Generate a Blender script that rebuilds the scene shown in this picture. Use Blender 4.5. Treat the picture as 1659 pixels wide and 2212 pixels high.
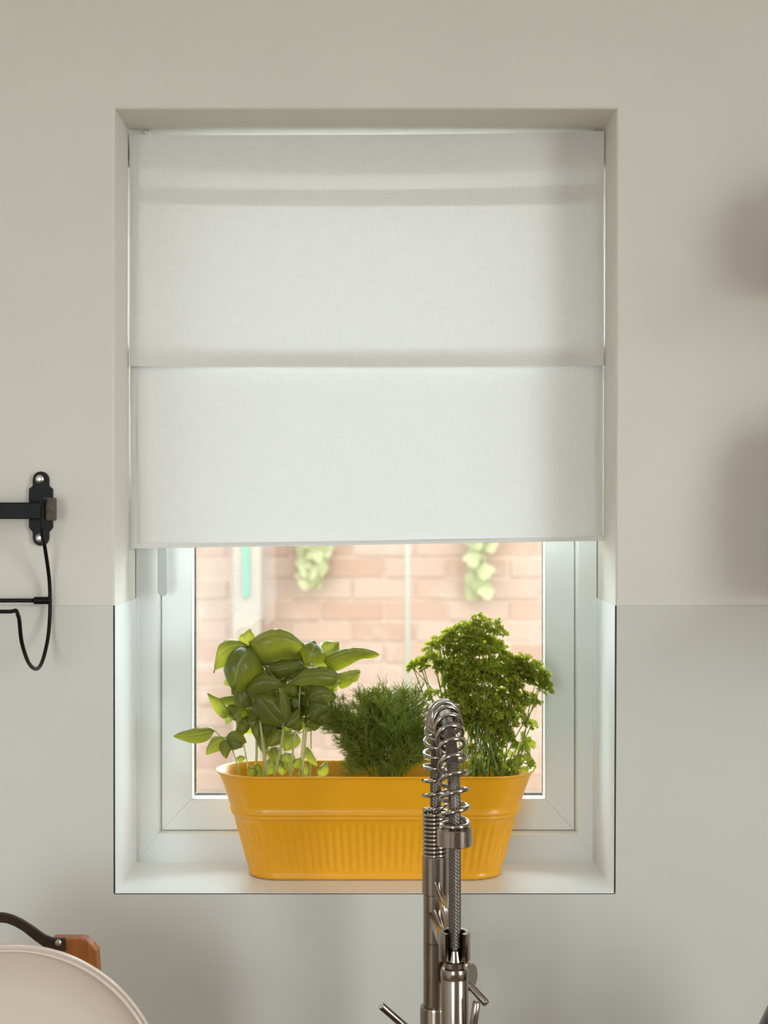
import bpy, math, random
from mathutils import Vector, Matrix, Euler

# ------------------------------------------------------------------ clean
for o in list(bpy.data.objects):
    bpy.data.objects.remove(o)
scene = bpy.context.scene
COL = scene.collection
PI = math.pi

# ------------------------------------------------------------------ camera
FPX = 3194.0            # focal length in pixels of the 1659 x 2212 frame
CAM_D = 1.84            # distance from the lens to the wall face
CAM_Z = 1.68
cam_d = bpy.data.cameras.new('camera')
cam_d.sensor_fit = 'VERTICAL'
cam_d.sensor_height = 36.0
cam_d.sensor_width = 27.0
cam_d.lens = FPX / 2212.0 * 36.0
cam_d.clip_start = 0.05
cam_d.clip_end = 100
cam_d.dof.use_dof = True
cam_d.dof.focus_distance = 1.73
cam_d.dof.aperture_fstop = 5.8
cam = bpy.data.objects.new('camera', cam_d)
COL.objects.link(cam)
cam.location = (0, -CAM_D, CAM_Z)
cam.rotation_euler = (PI / 2, 0, 0)
scene.camera = cam

# ------------------------------------------------------------------ world / light / exposure
SKY = 9.3
world = bpy.data.worlds.new('world')
scene.world = world
world.use_nodes = True
bg = world.node_tree.nodes['Background']
bg.inputs[0].default_value = (0.90, 0.985, 1.03, 1)
bg.inputs[1].default_value = SKY


def portal(name, loc, rot, sx, sy):
    l = bpy.data.lights.new(name, 'AREA')
    l.shape = 'RECTANGLE'
    l.size = sx
    l.size_y = sy
    l.cycles.is_portal = True
    o = bpy.data.objects.new(name, l)
    COL.objects.link(o)
    o.location = loc
    o.rotation_euler = rot


# sky portals in the two openings of the room (they only guide sampling, no light of their own)
portal('window_portal', (-0.022, 0.27, 1.70), (-PI / 2, 0, 0), 0.60, 0.95)
portal('side_window_portal', (1.80, -1.95, 1.70), (0, PI / 2, 0), 1.5, 1.1)
portal('added_opening_portal', (-0.85, -3.25, 1.55), (PI / 2, 0, 0), 0.9, 1.1)  # belongs to the opening added behind the viewer for light balance

scene.view_settings.view_transform = 'Standard'
scene.view_settings.look = 'None'
scene.view_settings.gamma = 1.0
scene.view_settings.use_curve_mapping = False
scene.view_settings.exposure = 0.0

# ------------------------------------------------------------------ helpers
def P(px, py, d):
    """point in the room seen at pixel (px, py) when it stands d metres in front of the lens"""
    return Vector(((px - 829.5) / FPX * d, d - CAM_D, CAM_Z - (py - 1106.0) / FPX * d))


ORG = {}


def tag(o, label=None, cat=None, group=None, kind=None):
    if label: o['label'] = label
    if cat: o['category'] = cat
    if group: o['group'] = group
    if kind: o['kind'] = kind
    return o


def empty(name, loc, label=None, cat=None, group=None, kind=None):
    o = bpy.data.objects.new(name, None)
    COL.objects.link(o)
    o.location = loc
    o.empty_display_size = 0.02
    ORG[o] = Vector(loc)
    return tag(o, label, cat, group, kind)


class MB:
    def __init__(s):
        s.v = []; s.f = []; s.uv = None; s.m = []

    def add(s, vs, fs, mi=0):
        b = len(s.v)
        s.v += [Vector(p) for p in vs]
        s.f += [tuple(i + b for i in f) for f in fs]
        s.m += [mi] * len(fs)
        return s

    def box(s, lo, hi, bev=0.0, mi=0):
        x0, y0, z0 = lo; x1, y1, z1 = hi
        if bev <= 0:
            v = [(x0, y0, z0), (x1, y0, z0), (x1, y1, z0), (x0, y1, z0), (x0, y0, z1), (x1, y0, z1), (x1, y1, z1), (x0, y1, z1)]
            f = [(0, 3, 2, 1), (4, 5, 6, 7), (0, 1, 5, 4), (1, 2, 6, 5), (2, 3, 7, 6), (3, 0, 4, 7)]
            return s.add(v, f, mi)
        # chamfered box: three shrunken face sets
        b = bev
        v = []
        for (sx, X) in ((1, x0), (-1, x1)):
            for (sy, Y) in ((1, y0), (-1, y1)):
                for (sz, Z) in ((1, z0), (-1, z1)):
                    v += [(X, Y + sy * b, Z + sz * b), (X + sx * b, Y, Z + sz * b), (X + sx * b, Y + sy * b, Z)]
        def I(i, j, k, a): return (i * 4 + j * 2 + k) * 3 + a
        f = []
        for i in (0, 1):
            q = [I(i, 0, 0, 0), I(i, 0, 1, 0), I(i, 1, 1, 0), I(i, 1, 0, 0)]
            f.append(tuple(q if i == 0 else q[::-1]))
        for j in (0, 1):
            q = [I(0, j, 0, 1), I(1, j, 0, 1), I(1, j, 1, 1), I(0, j, 1, 1)]
            f.append(tuple(q if j == 0 else q[::-1]))
        for k in (0, 1):
            q = [I(0, 0, k, 2), I(0, 1, k, 2), I(1, 1, k, 2), I(1, 0, k, 2)]
            f.append(tuple(q if k == 0 else q[::-1]))
        for i in (0, 1):
            for j in (0, 1):
                q = (I(i, j, 0, 0), I(i, j, 0, 1), I(i, j, 1, 1), I(i, j, 1, 0))
                f.append(q if (i + j) % 2 == 0 else q[::-1])
        for i in (0, 1):
            for k in (0, 1):
                q = (I(i, 0, k, 0), I(i, 1, k, 0), I(i, 1, k, 2), I(i, 0, k, 2))
                f.append(q if (i + k) % 2 == 0 else q[::-1])
        for j in (0, 1):
            for k in (0, 1):
                q = (I(0, j, k, 1), I(0, j, k, 2), I(1, j, k, 2), I(1, j, k, 1))
                f.append(q if (j + k) % 2 == 0 else q[::-1])
        for i in (0, 1):
            for j in (0, 1):
                for k in (0, 1):
                    q = (I(i, j, k, 0), I(i, j, k, 1), I(i, j, k, 2))
                    f.append(q if (i + j + k) % 2 == 0 else q[::-1])
        return s.add(v, f, mi)

    def rings(s, loops, cap0=True, cap1=True, closed=False, mi=0):
        n = len(loops[0]); b = len(s.v)
        for L in loops:
            s.v += [Vector(p) for p in L]
        m = len(loops)
        for i in range(m if closed else m - 1):
            a = b + i * n; c = b + ((i + 1) % m) * n
            for j in range(n):
                k = (j + 1) % n
                s.f.append((a + j, a + k, c + k, c + j)); s.m.append(mi)
        if not closed:
            if cap0: s.f.append(tuple(b + j for j in reversed(range(n)))); s.m.append(mi)
            if cap1: s.f.append(tuple(b + (m - 1) * n + j for j in range(n))); s.m.append(mi)
        return s

    def tube(s, pts, r, n=10, cap=True, closed=False, mi=0, up=None):
        pts = [Vector(p) for p in pts]
        m = len(pts)
        rs = r if isinstance(r, (list, tuple)) else [r] * m
        tang = []
        for i in range(m):
            if closed:
                t = pts[(i + 1) % m] - pts[i - 1]
            else:
                t = pts[min(i + 1, m - 1)] - pts[max(i - 1, 0)]
            tang.append(t.normalized())
        u = Vector(up) if up else (Vector((0, 0, 1)) if abs(tang[0].z) < 0.9 else Vector((0, 1, 0)))
        loops = []
        for i in range(m):
            t = tang[i]
            u = u - t * u.dot(t)
            u = u.normalized() if u.length > 1e-9 else t.orthogonal().normalized()
            w = t.cross(u)
            loops.append([pts[i] + (u * math.cos(2 * PI * k / n) + w * math.sin(2 * PI * k / n)) * rs[i] for k in range(n)])
        return s.rings(loops, cap, cap, closed, mi)

    def lathe(s, prof, c=(0, 0, 0), axis=(0, 0, 1), n=32, cap0=True, cap1=True, mi=0):
        a = Vector(axis).normalized()
        u = a.orthogonal().normalized(); w = a.cross(u)
        c = Vector(c)
        return s.rings([[c + a * h + (u * math.cos(2 * PI * k / n) + w * math.sin(2 * PI * k / n)) * max(r, 1e-5) for k in range(n)] for r, h in prof], cap0, cap1, False, mi)

    def prism(s, poly, y0, y1, mi=0):
        """polygon given as (x, z) pairs pushed from y0 to y1"""
        return s.rings([[(x, y0, z) for x, z in poly], [(x, y1, z) for x, z in poly]], True, True, False, mi)

    def build(s, name, mat, parent=None, smooth=False, origin=None, angle=None):
        me = bpy.data.meshes.new(name)
        og = ORG[parent] if parent is not None and origin is None else Vector(origin or (0, 0, 0))
        me.from_pydata([tuple(p - og) for p in s.v], [], s.f)
        for mm in (mat if isinstance(mat, (list, tuple)) else [mat]):
            me.materials.append(mm)
        if any(s.m):
            me.polygons.foreach_set('material_index', s.m)
        if s.uv:
            uvl = me.uv_layers.new(name='UVMap')
            for l in me.loops:
                uvl.data[l.index].uv = s.uv[l.vertex_index]
        if smooth or angle:
            me.polygons.foreach_set('use_smooth', [True] * len(me.polygons))
            if angle:
                me.set_sharp_from_angle(angle=math.radians(angle))
        me.update()
        o = bpy.data.objects.new(name, me)
        COL.objects.link(o)
        ORG[o] = og
        if parent is not None:
            o.parent = parent
            o.location = og - ORG[parent]
        else:
            o.location = og
        return o


# ------------------------------------------------------------------ materials
MATS = {}


def nt(name):
    m = bpy.data.materials.new(name)
    m.use_nodes = True
    t = m.node_tree
    b = t.nodes['Principled BSDF']
    MATS[name] = m
    return m, t, b


def N(t, kind, **kw):
    n = t.nodes.new(kind)
    for k, v in kw.items():
        if k.startswith('i_'):
            n.inputs[k[2:].replace('_', ' ')].default_value = v
        else:
            setattr(n, k, v)
    return n


def ramp(t, src, stops):
    r = t.nodes.new('ShaderNodeValToRGB')
    while len(r.color_ramp.elements) < len(stops):
        r.color_ramp.elements.new(0.5)
    for e, (p, c) in zip(r.color_ramp.elements, stops):
        e.position = p
        e.color = (*c, 1) if len(c) == 3 else c
    t.links.new(src, r.inputs[0])
    return r


def simple(name, col, rough=0.5, metal=0.0, var=0.0, scale=20.0, bump=0.0, bscale=200.0, coat=0.0, spec=0.5):
    m, t, b = nt(name)
    b.inputs['Base Color'].default_value = (*col, 1)
    b.inputs['Roughness'].default_value = rough
    b.inputs['Metallic'].default_value = metal
    b.inputs['Coat Weight'].default_value = coat
    b.inputs['Specular IOR Level'].default_value = spec
    tc = N(t, 'ShaderNodeTexCoord')
    if var > 0:
        nz = N(t, 'ShaderNodeTexNoise', i_Scale=scale, i_Detail=4.0)
        t.links.new(tc.outputs['Object'], nz.inputs['Vector'])
        lo = tuple(max(0, c * (1 - var)) for c in col)
        hi = tuple(min(1, c * (1 + var)) for c in col)
        r = ramp(t, nz.outputs['Fac'], [(0.3, lo), (0.7, hi)])
        t.links.new(r.outputs[0], b.inputs['Base Color'])
    if bump > 0:
        n2 = N(t, 'ShaderNodeTexNoise', i_Scale=bscale, i_Detail=3.0)
        t.links.new(tc.outputs['Object'], n2.inputs['Vector'])
        bp = N(t, 'ShaderNodeBump', i_Strength=bump, i_Distance=0.001)
        t.links.new(n2.outputs['Fac'], bp.inputs['Height'])
        t.links.new(bp.outputs[0], b.inputs['Normal'])
    return m


M_paint = simple('wall_paint', (0.765, 0.72, 0.64), 0.75, var=0.015, scale=6, bump=0.25, bscale=260)
M_ceil = simple('ceiling_paint', (0.92, 0.90, 0.86), 0.8, var=0.01, scale=4)
M_floor = simple('floor_wood', (0.30, 0.20, 0.13), 0.5, var=0.12, scale=8)
M_taupe = simple('taupe_paint', (0.24, 0.18, 0.135), 0.7, var=0.03, scale=5)
M_panel = simple('splashback_laminate', (0.66, 0.635, 0.565), 0.42, var=0.012, scale=5, bump=0.04, bscale=500)
M_sill = simple('sill_laminate', (0.92, 0.935, 0.93), 0.33, var=0.008, scale=5)
M_liner = simple('reveal_laminate', (0.84, 0.855, 0.845), 0.35, var=0.008, scale=5)
M_core = simple('panel_core', (0.035, 0.018, 0.012), 0.7)
M_upvc = simple('window_plastic', (0.86, 0.88, 0.86), 0.32, var=0.008, scale=6)
M_spacer = simple('spacer_bar', (0.22, 0.20, 0.19), 0.5, var=0.3, scale=160)
M_handle = simple('handle_plastic', (0.47, 0.475, 0.455), 0.35)
M_black = simple('black_steel', (0.005, 0.0045, 0.0045), 0.45, var=0.2, scale=40, bump=0.1, bscale=600, spec=0.2)
M_cap = simple('worn_end_cap', (0.10, 0.075, 0.055), 0.6, var=0.4, scale=140, bump=0.4, bscale=300)
M_screw = simple('screw_zinc', (0.75, 0.74, 0.70), 0.28, metal=1.0)
M_steel = simple('brushed_steel', (0.35, 0.295, 0.245), 0.20, metal=1.0, var=0.05, scale=60)
M_steel_d = simple('holder_inner_black', (0.012, 0.011, 0.010), 0.5)  # even near-black on the inner faces of the spray holder
M_chrome = simple('polished_spring_steel', (0.42, 0.37, 0.32), 0.13, metal=1.0)
M_cream = simple('cream_enamel', (0.64, 0.535, 0.42), 0.32, var=0.02, scale=6, coat=0.2)
M_cream_rim = simple('cream_enamel_rim', (0.70, 0.575, 0.49), 0.3, coat=0.2)
M_leather = simple('dark_leather', (0.035, 0.018, 0.014), 0.5, var=0.35, scale=60, bump=0.5, bscale=320)
M_rivet = simple('brass_rivet', (0.55, 0.47, 0.36), 0.3, metal=1.0)
M_stone = simple('brown_stoneware', (0.20, 0.105, 0.055), 0.4, var=0.2, scale=25)
M_jar = simple('black_glaze', (0.012, 0.011, 0.010), 0.25)
M_work = simple('worktop_laminate', (0.34, 0.25, 0.18), 0.4, var=0.15, scale=14)
M_cab = simple('cabinet_paint', (0.75, 0.74, 0.70), 0.5, var=0.01)
M_shelf = simple('shelf_oak', (0.42, 0.27, 0.15), 0.5, var=0.2, scale=18)
M_soil = simple('soil', (0.045, 0.028, 0.018), 0.95, var=0.5, scale=120, bump=1.0, bscale=200)
M_ground = simple('paving', (0.34, 0.32, 0.29), 0.9, var=0.1, scale=3)
M_mortar = simple('mortar', (0.27, 0.182, 0.138), 0.95, var=0.1, scale=30)
M_post = simple('pale_post', (0.172, 0.134, 0.100), 0.7, var=0.06, scale=20)
M_teal = simple('teal_strip', (0.05, 0.150, 0.098), 0.5)
M_pole = simple('pale_pole', (0.158, 0.134, 0.100), 0.5)
M_dowel = simple('blind_batten', (0.80, 0.79, 0.75), 0.6)


def mat_wood():
    m, t, b = nt('orange_wood')
    tc = N(t, 'ShaderNodeTexCoord')
    mp = N(t, 'ShaderNodeMapping')
    mp.inputs['Scale'].default_value = (60, 60, 8)
    nz = N(t, 'ShaderNodeTexNoise', i_Scale=1.6, i_Detail=6.0, i_Distortion=0.6)
    t.links.new(tc.outputs['Object'], mp.inputs['Vector'])
    t.links.new(mp.outputs[0], nz.inputs['Vector'])
    r = ramp(t, nz.outputs['Fac'], [(0.25, (0.22, 0.058, 0.008)), (0.55, (0.37, 0.115, 0.018)), (0.8, (0.46, 0.17, 0.035))])
    t.links.new(r.outputs[0], b.inputs['Base Color'])
    b.inputs['Roughness'].default_value = 0.5
    return m


M_wood = mat_wood()


def mat_yellow():
    m, t, b = nt('yellow_enamel')
    tc = N(t, 'ShaderNodeTexCoord')
    nz = N(t, 'ShaderNodeTexNoise', i_Scale=9.0, i_Detail=3.0)
    t.links.new(tc.outputs['Object'], nz.inputs['Vector'])
    r = ramp(t, nz.outputs['Fac'], [(0.3, (0.82, 0.365, 0.004)), (0.7, (0.87, 0.395, 0.006))])
    t.links.new(r.outputs[0], b.inputs['Base Color'])
    b.inputs['Roughness'].default_value = 0.34
    b.inputs['Coat Weight'].default_value = 0.15
    b.inputs['Coat Roughness'].default_value = 0.12
    return m


M_yellow = mat_yellow()


def mat_glass():
    m, t, b = nt('window_glass')
    t.nodes.remove(b)
    out = t.nodes['Material Output']
    tr = N(t, 'ShaderNodeBsdfTransparent')
    tr.inputs[0].default_value = (0.97, 0.985, 0.98, 1)
    gl = N(t, 'ShaderNodeBsdfGlossy')
    gl.inputs['Roughness'].default_value = 0.02
    fr = N(t, 'ShaderNodeFresnel', i_IOR=1.16)
    mx = N(t, 'ShaderNodeMixShader')
    t.links.new(fr.outputs[0], mx.inputs[0])
    t.links.new(tr.outputs[0], mx.inputs[1])
    t.links.new(gl.outputs[0], mx.inputs[2])
    t.links.new(mx.outputs[0], out.inputs[0])
    return m


M_glass = mat_glass()


def mat_fabric():
    m, t, b = nt('blind_linen')
    t.nodes.remove(b)
    out = t.nodes['Material Output']
    tc = N(t, 'ShaderNodeTexCoord')
    mp = N(t, 'ShaderNodeMapping')
    mp.inputs['Scale'].default_value = (60, 60, 900)
    nz = N(t, 'ShaderNodeTexNoise', i_Scale=1.0, i_Detail=3.0)
    t.links.new(tc.outputs['Object'], mp.inputs['Vector']); t.links.new(mp.outputs[0], nz.inputs['Vector'])
    mp2 = N(t, 'ShaderNodeMapping')
    mp2.inputs['Scale'].default_value = (900, 60, 60)
    nz2 = N(t, 'ShaderNodeTexNoise', i_Scale=1.0, i_Detail=3.0)
    t.links.new(tc.outputs['Object'], mp2.inputs['Vector']); t.links.new(mp2.outputs[0], nz2.inputs['Vector'])
    ad = N(t, 'ShaderNodeMath', operation='ADD')
    t.links.new(nz.outputs['Fac'], ad.inputs[0]); t.links.new(nz2.outputs['Fac'], ad.inputs[1])
    hf = N(t, 'ShaderNodeMath', operation='MULTIPLY'); hf.inputs[1].default_value = 0.5
    t.links.new(ad.outputs[0], hf.inputs[0])
    r = ramp(t, hf.outputs[0], [(0.3, (0.81, 0.79, 0.75)), (0.7, (0.87, 0.85, 0.81))])
    r2 = ramp(t, hf.outputs[0], [(0.3, (0.86, 0.875, 0.87)), (0.7, (0.97, 0.985, 0.98))])
    bp = N(t, 'ShaderNodeBump', i_Strength=0.25, i_Distance=0.0006)
    t.links.new(hf.outputs[0], bp.inputs['Height'])
    df = N(t, 'ShaderNodeBsdfDiffuse'); tl = N(t, 'ShaderNodeBsdfTranslucent')
    t.links.new(r.outputs[0], df.inputs[0]); t.links.new(r2.outputs[0], tl.inputs[0])
    t.links.new(bp.outputs[0], df.inputs['Normal'])
    mx = N(t, 'ShaderNodeMixShader'); mx.inputs[0].default_value = 0.066
    t.links.new(df.outputs[0], mx.inputs[1]); t.links.new(tl.outputs[0], mx.inputs[2])
    t.links.new(mx.outputs[0], out.inputs[0])
    return m


M_fabric = mat_fabric()


def mat_braid():
    m, t, b = nt('braided_steel_hose')
    uv = N(t, 'ShaderNodeUVMap')
    sp = N(t, 'ShaderNodeSeparateXYZ')
    t.links.new(uv.outputs[0], sp.inputs[0])
    # chevrons: |frac(u*k)-.5| pushed along v
    a = N(t, 'ShaderNodeMath', operation='MULTIPLY'); a.inputs[1].default_value = 7.0
    t.links.new(sp.outputs[0], a.inputs[0])
    fr = N(t, 'ShaderNodeMath', operation='PINGPONG'); fr.inputs[1].default_value = 0.5
    t.links.new(a.outputs[0], fr.inputs[0])
    k = N(t, 'ShaderNodeMath', operation='MULTIPLY'); k.inputs[1].default_value = 2.4
    t.links.new(fr.outputs[0], k.inputs[0])
    v = N(t, 'ShaderNodeMath', operation='ADD')
    t.links.new(sp.outputs[1], v.inputs[0]); t.links.new(k.outputs[0], v.inputs[1])
    f2 = N(t, 'ShaderNodeMath', operation='PINGPONG'); f2.inputs[1].default_value = 0.5
    t.links.new(v.outputs[0], f2.inputs[0])
    r = ramp(t, f2.outputs[0], [(0.03, (0.05, 0.041, 0.034)), (0.2, (0.15, 0.125, 0.105)), (0.5, (0.27, 0.23, 0.195))])
    t.links.new(r.outputs[0], b.inputs['Base Color'])
    bp = N(t, 'ShaderNodeBump', i_Strength=0.7, i_Distance=0.0008)
    t.links.new(f2.outputs[0], bp.inputs['Height']); t.links.new(bp.outputs[0], b.inputs['Normal'])
    b.inputs['Metallic'].default_value = 0.85
    b.inputs['Roughness'].default_value = 0.36
    return m


M_braid = mat_braid()


def mat_leaf(name, cols, tcols, tmix, rough, veins=False, nscale=60.0):
    m, t, b = nt(name)
    out = t.nodes['Material Output']
    tc = N(t, 'ShaderNodeTexCoord')
    oi = N(t, 'ShaderNodeObjectInfo')
    nz = N(t, 'ShaderNodeTexNoise', i_Scale=nscale, i_Detail=3.0)
    t.links.new(tc.outputs['Object'], nz.inputs['Vector'])
    ad = N(t, 'ShaderNodeMath', operation='MULTIPLY_ADD')
    ad.inputs[1].default_value = 0.55
    t.links.new(oi.outputs['Random'], ad.inputs[0])
    s2 = N(t, 'ShaderNodeMath', operation='MULTIPLY'); s2.inputs[1].default_value = 0.5
    t.links.new(nz.outputs['Fac'], s2.inputs[0]); t.links.new(s2.outputs[0], ad.inputs[2])
    r = ramp(t, ad.outputs[0], [(0.15, cols[0]), (0.85, cols[1])])
    r2 = ramp(t, ad.outputs[0], [(0.15, tcols[0]), (0.85, tcols[1])])
    c1, c2 = r.outputs[0], r2.outputs[0]
    tl = N(t, 'ShaderNodeBsdfTranslucent')
    if veins:
        uv = N(t, 'ShaderNodeUVMap')
        sp = N(t, 'ShaderNodeSeparateXYZ')
        t.links.new(uv.outputs[0], sp.inputs[0])
        av = N(t, 'ShaderNodeMath', operation='ABSOLUTE')
        t.links.new(sp.outputs[0], av.inputs[0])
        # lateral veins rise towards the tip
        ml = N(t, 'ShaderNodeMath', operation='MULTIPLY_ADD'); ml.inputs[1].default_value = -0.28
        t.links.new(av.outputs[0], ml.inputs[0]); t.links.new(sp.outputs[1], ml.inputs[2])
        k = N(t, 'ShaderNodeMath', operation='MULTIPLY'); k.inputs[1].default_value = 7.0
        t.links.new(ml.outputs[0], k.inputs[0])
        pp = N(t, 'ShaderNodeMath', operation='PINGPONG'); pp.inputs[1].default_value = 0.5
        t.links.new(k.outputs[0], pp.inputs[0])
        lv = N(t, 'ShaderNodeMapRange'); lv.inputs['From Min'].default_value = 0.0; lv.inputs['From Max'].default_value = 0.09
        lv.inputs['To Min'].default_value = 0.22; lv.inputs['To Max'].default_value = 0.0
        t.links.new(pp.outputs[0], lv.inputs['Value'])
        mr = N(t, 'ShaderNodeMapRange'); mr.inputs['From Min'].default_value = 0.02; mr.inputs['From Max'].default_value = 0.07
        mr.inputs['To Min'].default_value = 0.6; mr.inputs['To Max'].default_value = 0.0
        t.links.new(av.outputs[0], mr.inputs['Value'])
        mxv = N(t, 'ShaderNodeMath', operation='MAXIMUM')
        t.links.new(lv.outputs[0], mxv.inputs[0]); t.links.new(mr.outputs[0], mxv.inputs[1])
        for which in (0, 1):
            mc = N(t, 'ShaderNodeMix', data_type='RGBA')
            t.links.new(mxv.outputs[0], mc.inputs[0])
            t.links.new((c1, c2)[which], mc.inputs[6])
            mc.inputs[7].default_value = ((0.30, 0.40, 0.10, 1), (0.50, 0.60, 0.14, 1))[which]
            if which == 0: c1 = mc.outputs[2]
            else: c2 = mc.outputs[2]
        bp = N(t, 'ShaderNodeBump', i_Strength=0.6, i_Distance=0.0012, invert=True)
        t.links.new(mxv.outputs[0], bp.inputs['Height'])
        t.links.new(bp.outputs[0], b.inputs['Normal'])
    t.links.new(c1, b.inputs['Base Color']); t.links.new(c2, tl.inputs[0])
    b.inputs['Roughness'].default_value = rough
    mx = N(t, 'ShaderNodeMixShader'); mx.inputs[0].default_value = tmix
    t.links.new(b.outputs[0], mx.inputs[1]); t.links.new(tl.outputs[0], mx.inputs[2])
    t.links.new(mx.outputs[0], out.inputs[0])
    return m


M_basil = mat_leaf('basil_leaf', ((0.12, 0.145, 0.022), (0.20, 0.225, 0.038)), ((0.38, 0.375, 0.015), (0.58, 0.55, 0.04)), 0.42, 0.30, True)
M_bstem = mat_leaf('basil_stem', ((0.52, 0.56, 0.24), (0.60, 0.62, 0.28)), ((0.55, 0.62, 0.22), (0.62, 0.66, 0.26)), 0.35, 0.45)
M_pars = mat_leaf('parsley_leaf', ((0.19, 0.245, 0.025), (0.33, 0.375, 0.055)), ((0.46, 0.51, 0.02), (0.66, 0.68, 0.06)), 0.45, 0.45)
M_pstem = mat_leaf('parsley_stem', ((0.20, 0.30, 0.06), (0.28, 0.36, 0.08)), ((0.35, 0.48, 0.08), (0.45, 0.55, 0.12)), 0.3, 0.45)
M_dill = mat_leaf('dill_thread', ((0.19, 0.235, 0.03), (0.29, 0.33, 0.05)), ((0.42, 0.50, 0.03), (0.56, 0.60, 0.05)), 0.42, 0.5)
M_vine = mat_leaf('vine_leaf', ((0.25, 0.24, 0.115), (0.285, 0.265, 0.14)), ((0.24, 0.235, 0.10), (0.27, 0.265, 0.12)), 0.4, 0.5)


def mat_brick():
    m, t, b = nt('pale_orange_brick')
    tc = N(t, 'ShaderNodeTexCoord')
    oi = N(t, 'ShaderNodeObjectInfo')
    geo = N(t, 'ShaderNodeNewGeometry')
    nz = N(t, 'ShaderNodeTexNoise', i_Scale=5.5, i_Detail=5.0)
    t.links.new(geo.outputs['Position'], nz.inputs['Vector'])
    nz2 = N(t, 'ShaderNodeTexNoise', i_Scale=28.0, i_Detail=4.0)
    t.links.new(geo.outputs['Position'], nz2.inputs['Vector'])
    r = ramp(t, oi.outputs['Random'], [(0.0, (0.203, 0.117, 0.081)), (0.35, (0.221, 0.135, 0.097)), (0.7, (0.230, 0.151, 0.115)), (1.0, (0.216, 0.128, 0.095))])
    f = ramp(t, nz.outputs['Fac'], [(0.50, (0, 0, 0)), (0.68, (1, 1, 1))])
    f2 = ramp(t, nz2.outputs['Fac'], [(0.35, (0, 0, 0)), (0.75, (1, 1, 1))])
    mu = N(t, 'ShaderNodeMath', operation='MULTIPLY')
    t.links.new(f.outputs[0], mu.inputs[0]); t.links.new(f2.outputs[0], mu.inputs[1])
    mc = N(t, 'ShaderNodeMix', data_type='RGBA')
    t.links.new(mu.outputs[0], mc.inputs[0]); t.links.new(r.outputs[0], mc.inputs[6])
    mc.inputs[7].default_value = (0.245, 0.19, 0.155, 1)
    t.links.new(mc.outputs[2], b.inputs['Base Color'])
    b.inputs['Roughness'].default_value = 0.9
    return m


M_brick = mat_brick()

# ================================================================== ROOM SHELL
WALL_T = 0.27
REV = 0.155                       # reveal depth up to the window frame
SILL = 1.207
TOP = 2.1818
SEAM = 1.5636
XL0, XL1 = -0.3338, -0.335        # left edge of the opening: bottom, top
XR0, XR1 = 0.2855, 0.2895


def xl(z): return XL0 + (XL1 - XL0) * (z - SILL) / (TOP - SILL)
def xr(z): return XR0 + (XR1 - XR0) * (z - SILL) / (TOP - SILL)


RX0, RX1, RY0, RZ1 = -1.75, 1.75, -3.2, 2.55


def holed_wall(name, rect, hole, y0, y1, mat, bev=0.0):
    """wall between y0 (room face) and y1 with a four-cornered hole"""
    x0, x1, z0, z1 = rect
    s = 1 if y1 > y0 else -1
    o = [(x0, z0), (x1, z0), (x1, z1), (x0, z1)]
    (a, b, c, d) = hole
    cx = sum(p[0] for p in hole) / 4; cz = sum(p[1] for p in hole) / 4
    def grow(p, e): return (p[0] + (e if p[0] > cx else -e), p[1] + (e if p[1] > cz else -e))
    mb = MB()
    loops = [[(x, y1, z) for x, z in o], [(x, y0, z) for x, z in o], [(grow(p, bev)[0], y0, grow(p, bev)[1]) for p in hole]]
    if bev > 0:
        for k in (1, 2, 3):
            an = k / 3 * PI / 2
            e = bev * (1 - math.sin(an)); yy = y0 + s * bev * (1 - math.cos(an))
            loops.append([(grow(p, e)[0], yy, grow(p, e)[1]) for p in hole])
    loops.append([(p[0], y1, p[1]) for p in hole])
    mb.rings(loops, closed=True)
    return mb.build(name, mat)


hole = [(XL0 - 0.002, SILL - 0.004), (XR0 + 0.002, SILL - 0.004), (XR1, TOP), (XL1, TOP)]
wb = tag(holed_wall('wall_back', (RX0, RX1, 0.0, RZ1), hole, 0.0, WALL_T, M_paint, 0.0035), 'off-white painted kitchen wall around the window', kind='structure')

tag(MB().box((RX0, RY0, -0.05), (RX1, WALL_T, 0.0)).build('floor', M_floor), 'brown wooden kitchen floor', kind='structure')
tag(MB().box((RX0, RY0 - 0.1, RZ1), (RX1, WALL_T, RZ1 + 0.1)).build('ceiling', M_ceil), 'off-white ceiling', kind='structure')
tag(MB().box((RX0 - 0.1, RY0 - 0.1, 0), (RX0, WALL_T, RZ1)).build('wall_left', M_paint), 'off-white left side wall', kind='structure')
def holed_wall_x(name, yr, hole, x0, x1, mat):
    """side wall in the plane x0..x1 with a rectangular hole (y0, y1, z0, z1)"""
    a, b, c, d = hole
    o = [(yr[0], 0.0), (yr[1], 0.0), (yr[1], RZ1), (yr[0], RZ1)]
    h = [(a, c), (b, c), (b, d), (a, d)]
    return MB().rings([[(x1, y, z) for y, z in o], [(x0, y, z) for y, z in o], [(x0, y, z) for y, z in h], [(x1, y, z) for y, z in h]], closed=True).build(name, mat)


tag(holed_wall_x('wall_right', (RY0 - 0.1, WALL_T), (-2.50, -1.40, 0.95, 2.45), RX1, RX1 + 0.1, M_paint), 'off-white right side wall with a window opening', kind='structure')
dh = [(-1.3, 1.0), (-0.4, 1.0), (-0.4, 2.1), (-1.3, 2.1)]  # unseen opening added in the rear wall to balance the room light
tag(holed_wall('wall_front', (RX0, RX1, 0.0, RZ1), dh, RY0, RY0 - 0.1, M_taupe), 'taupe wall behind the viewer with an opening added to balance the light', kind='structure')

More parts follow.
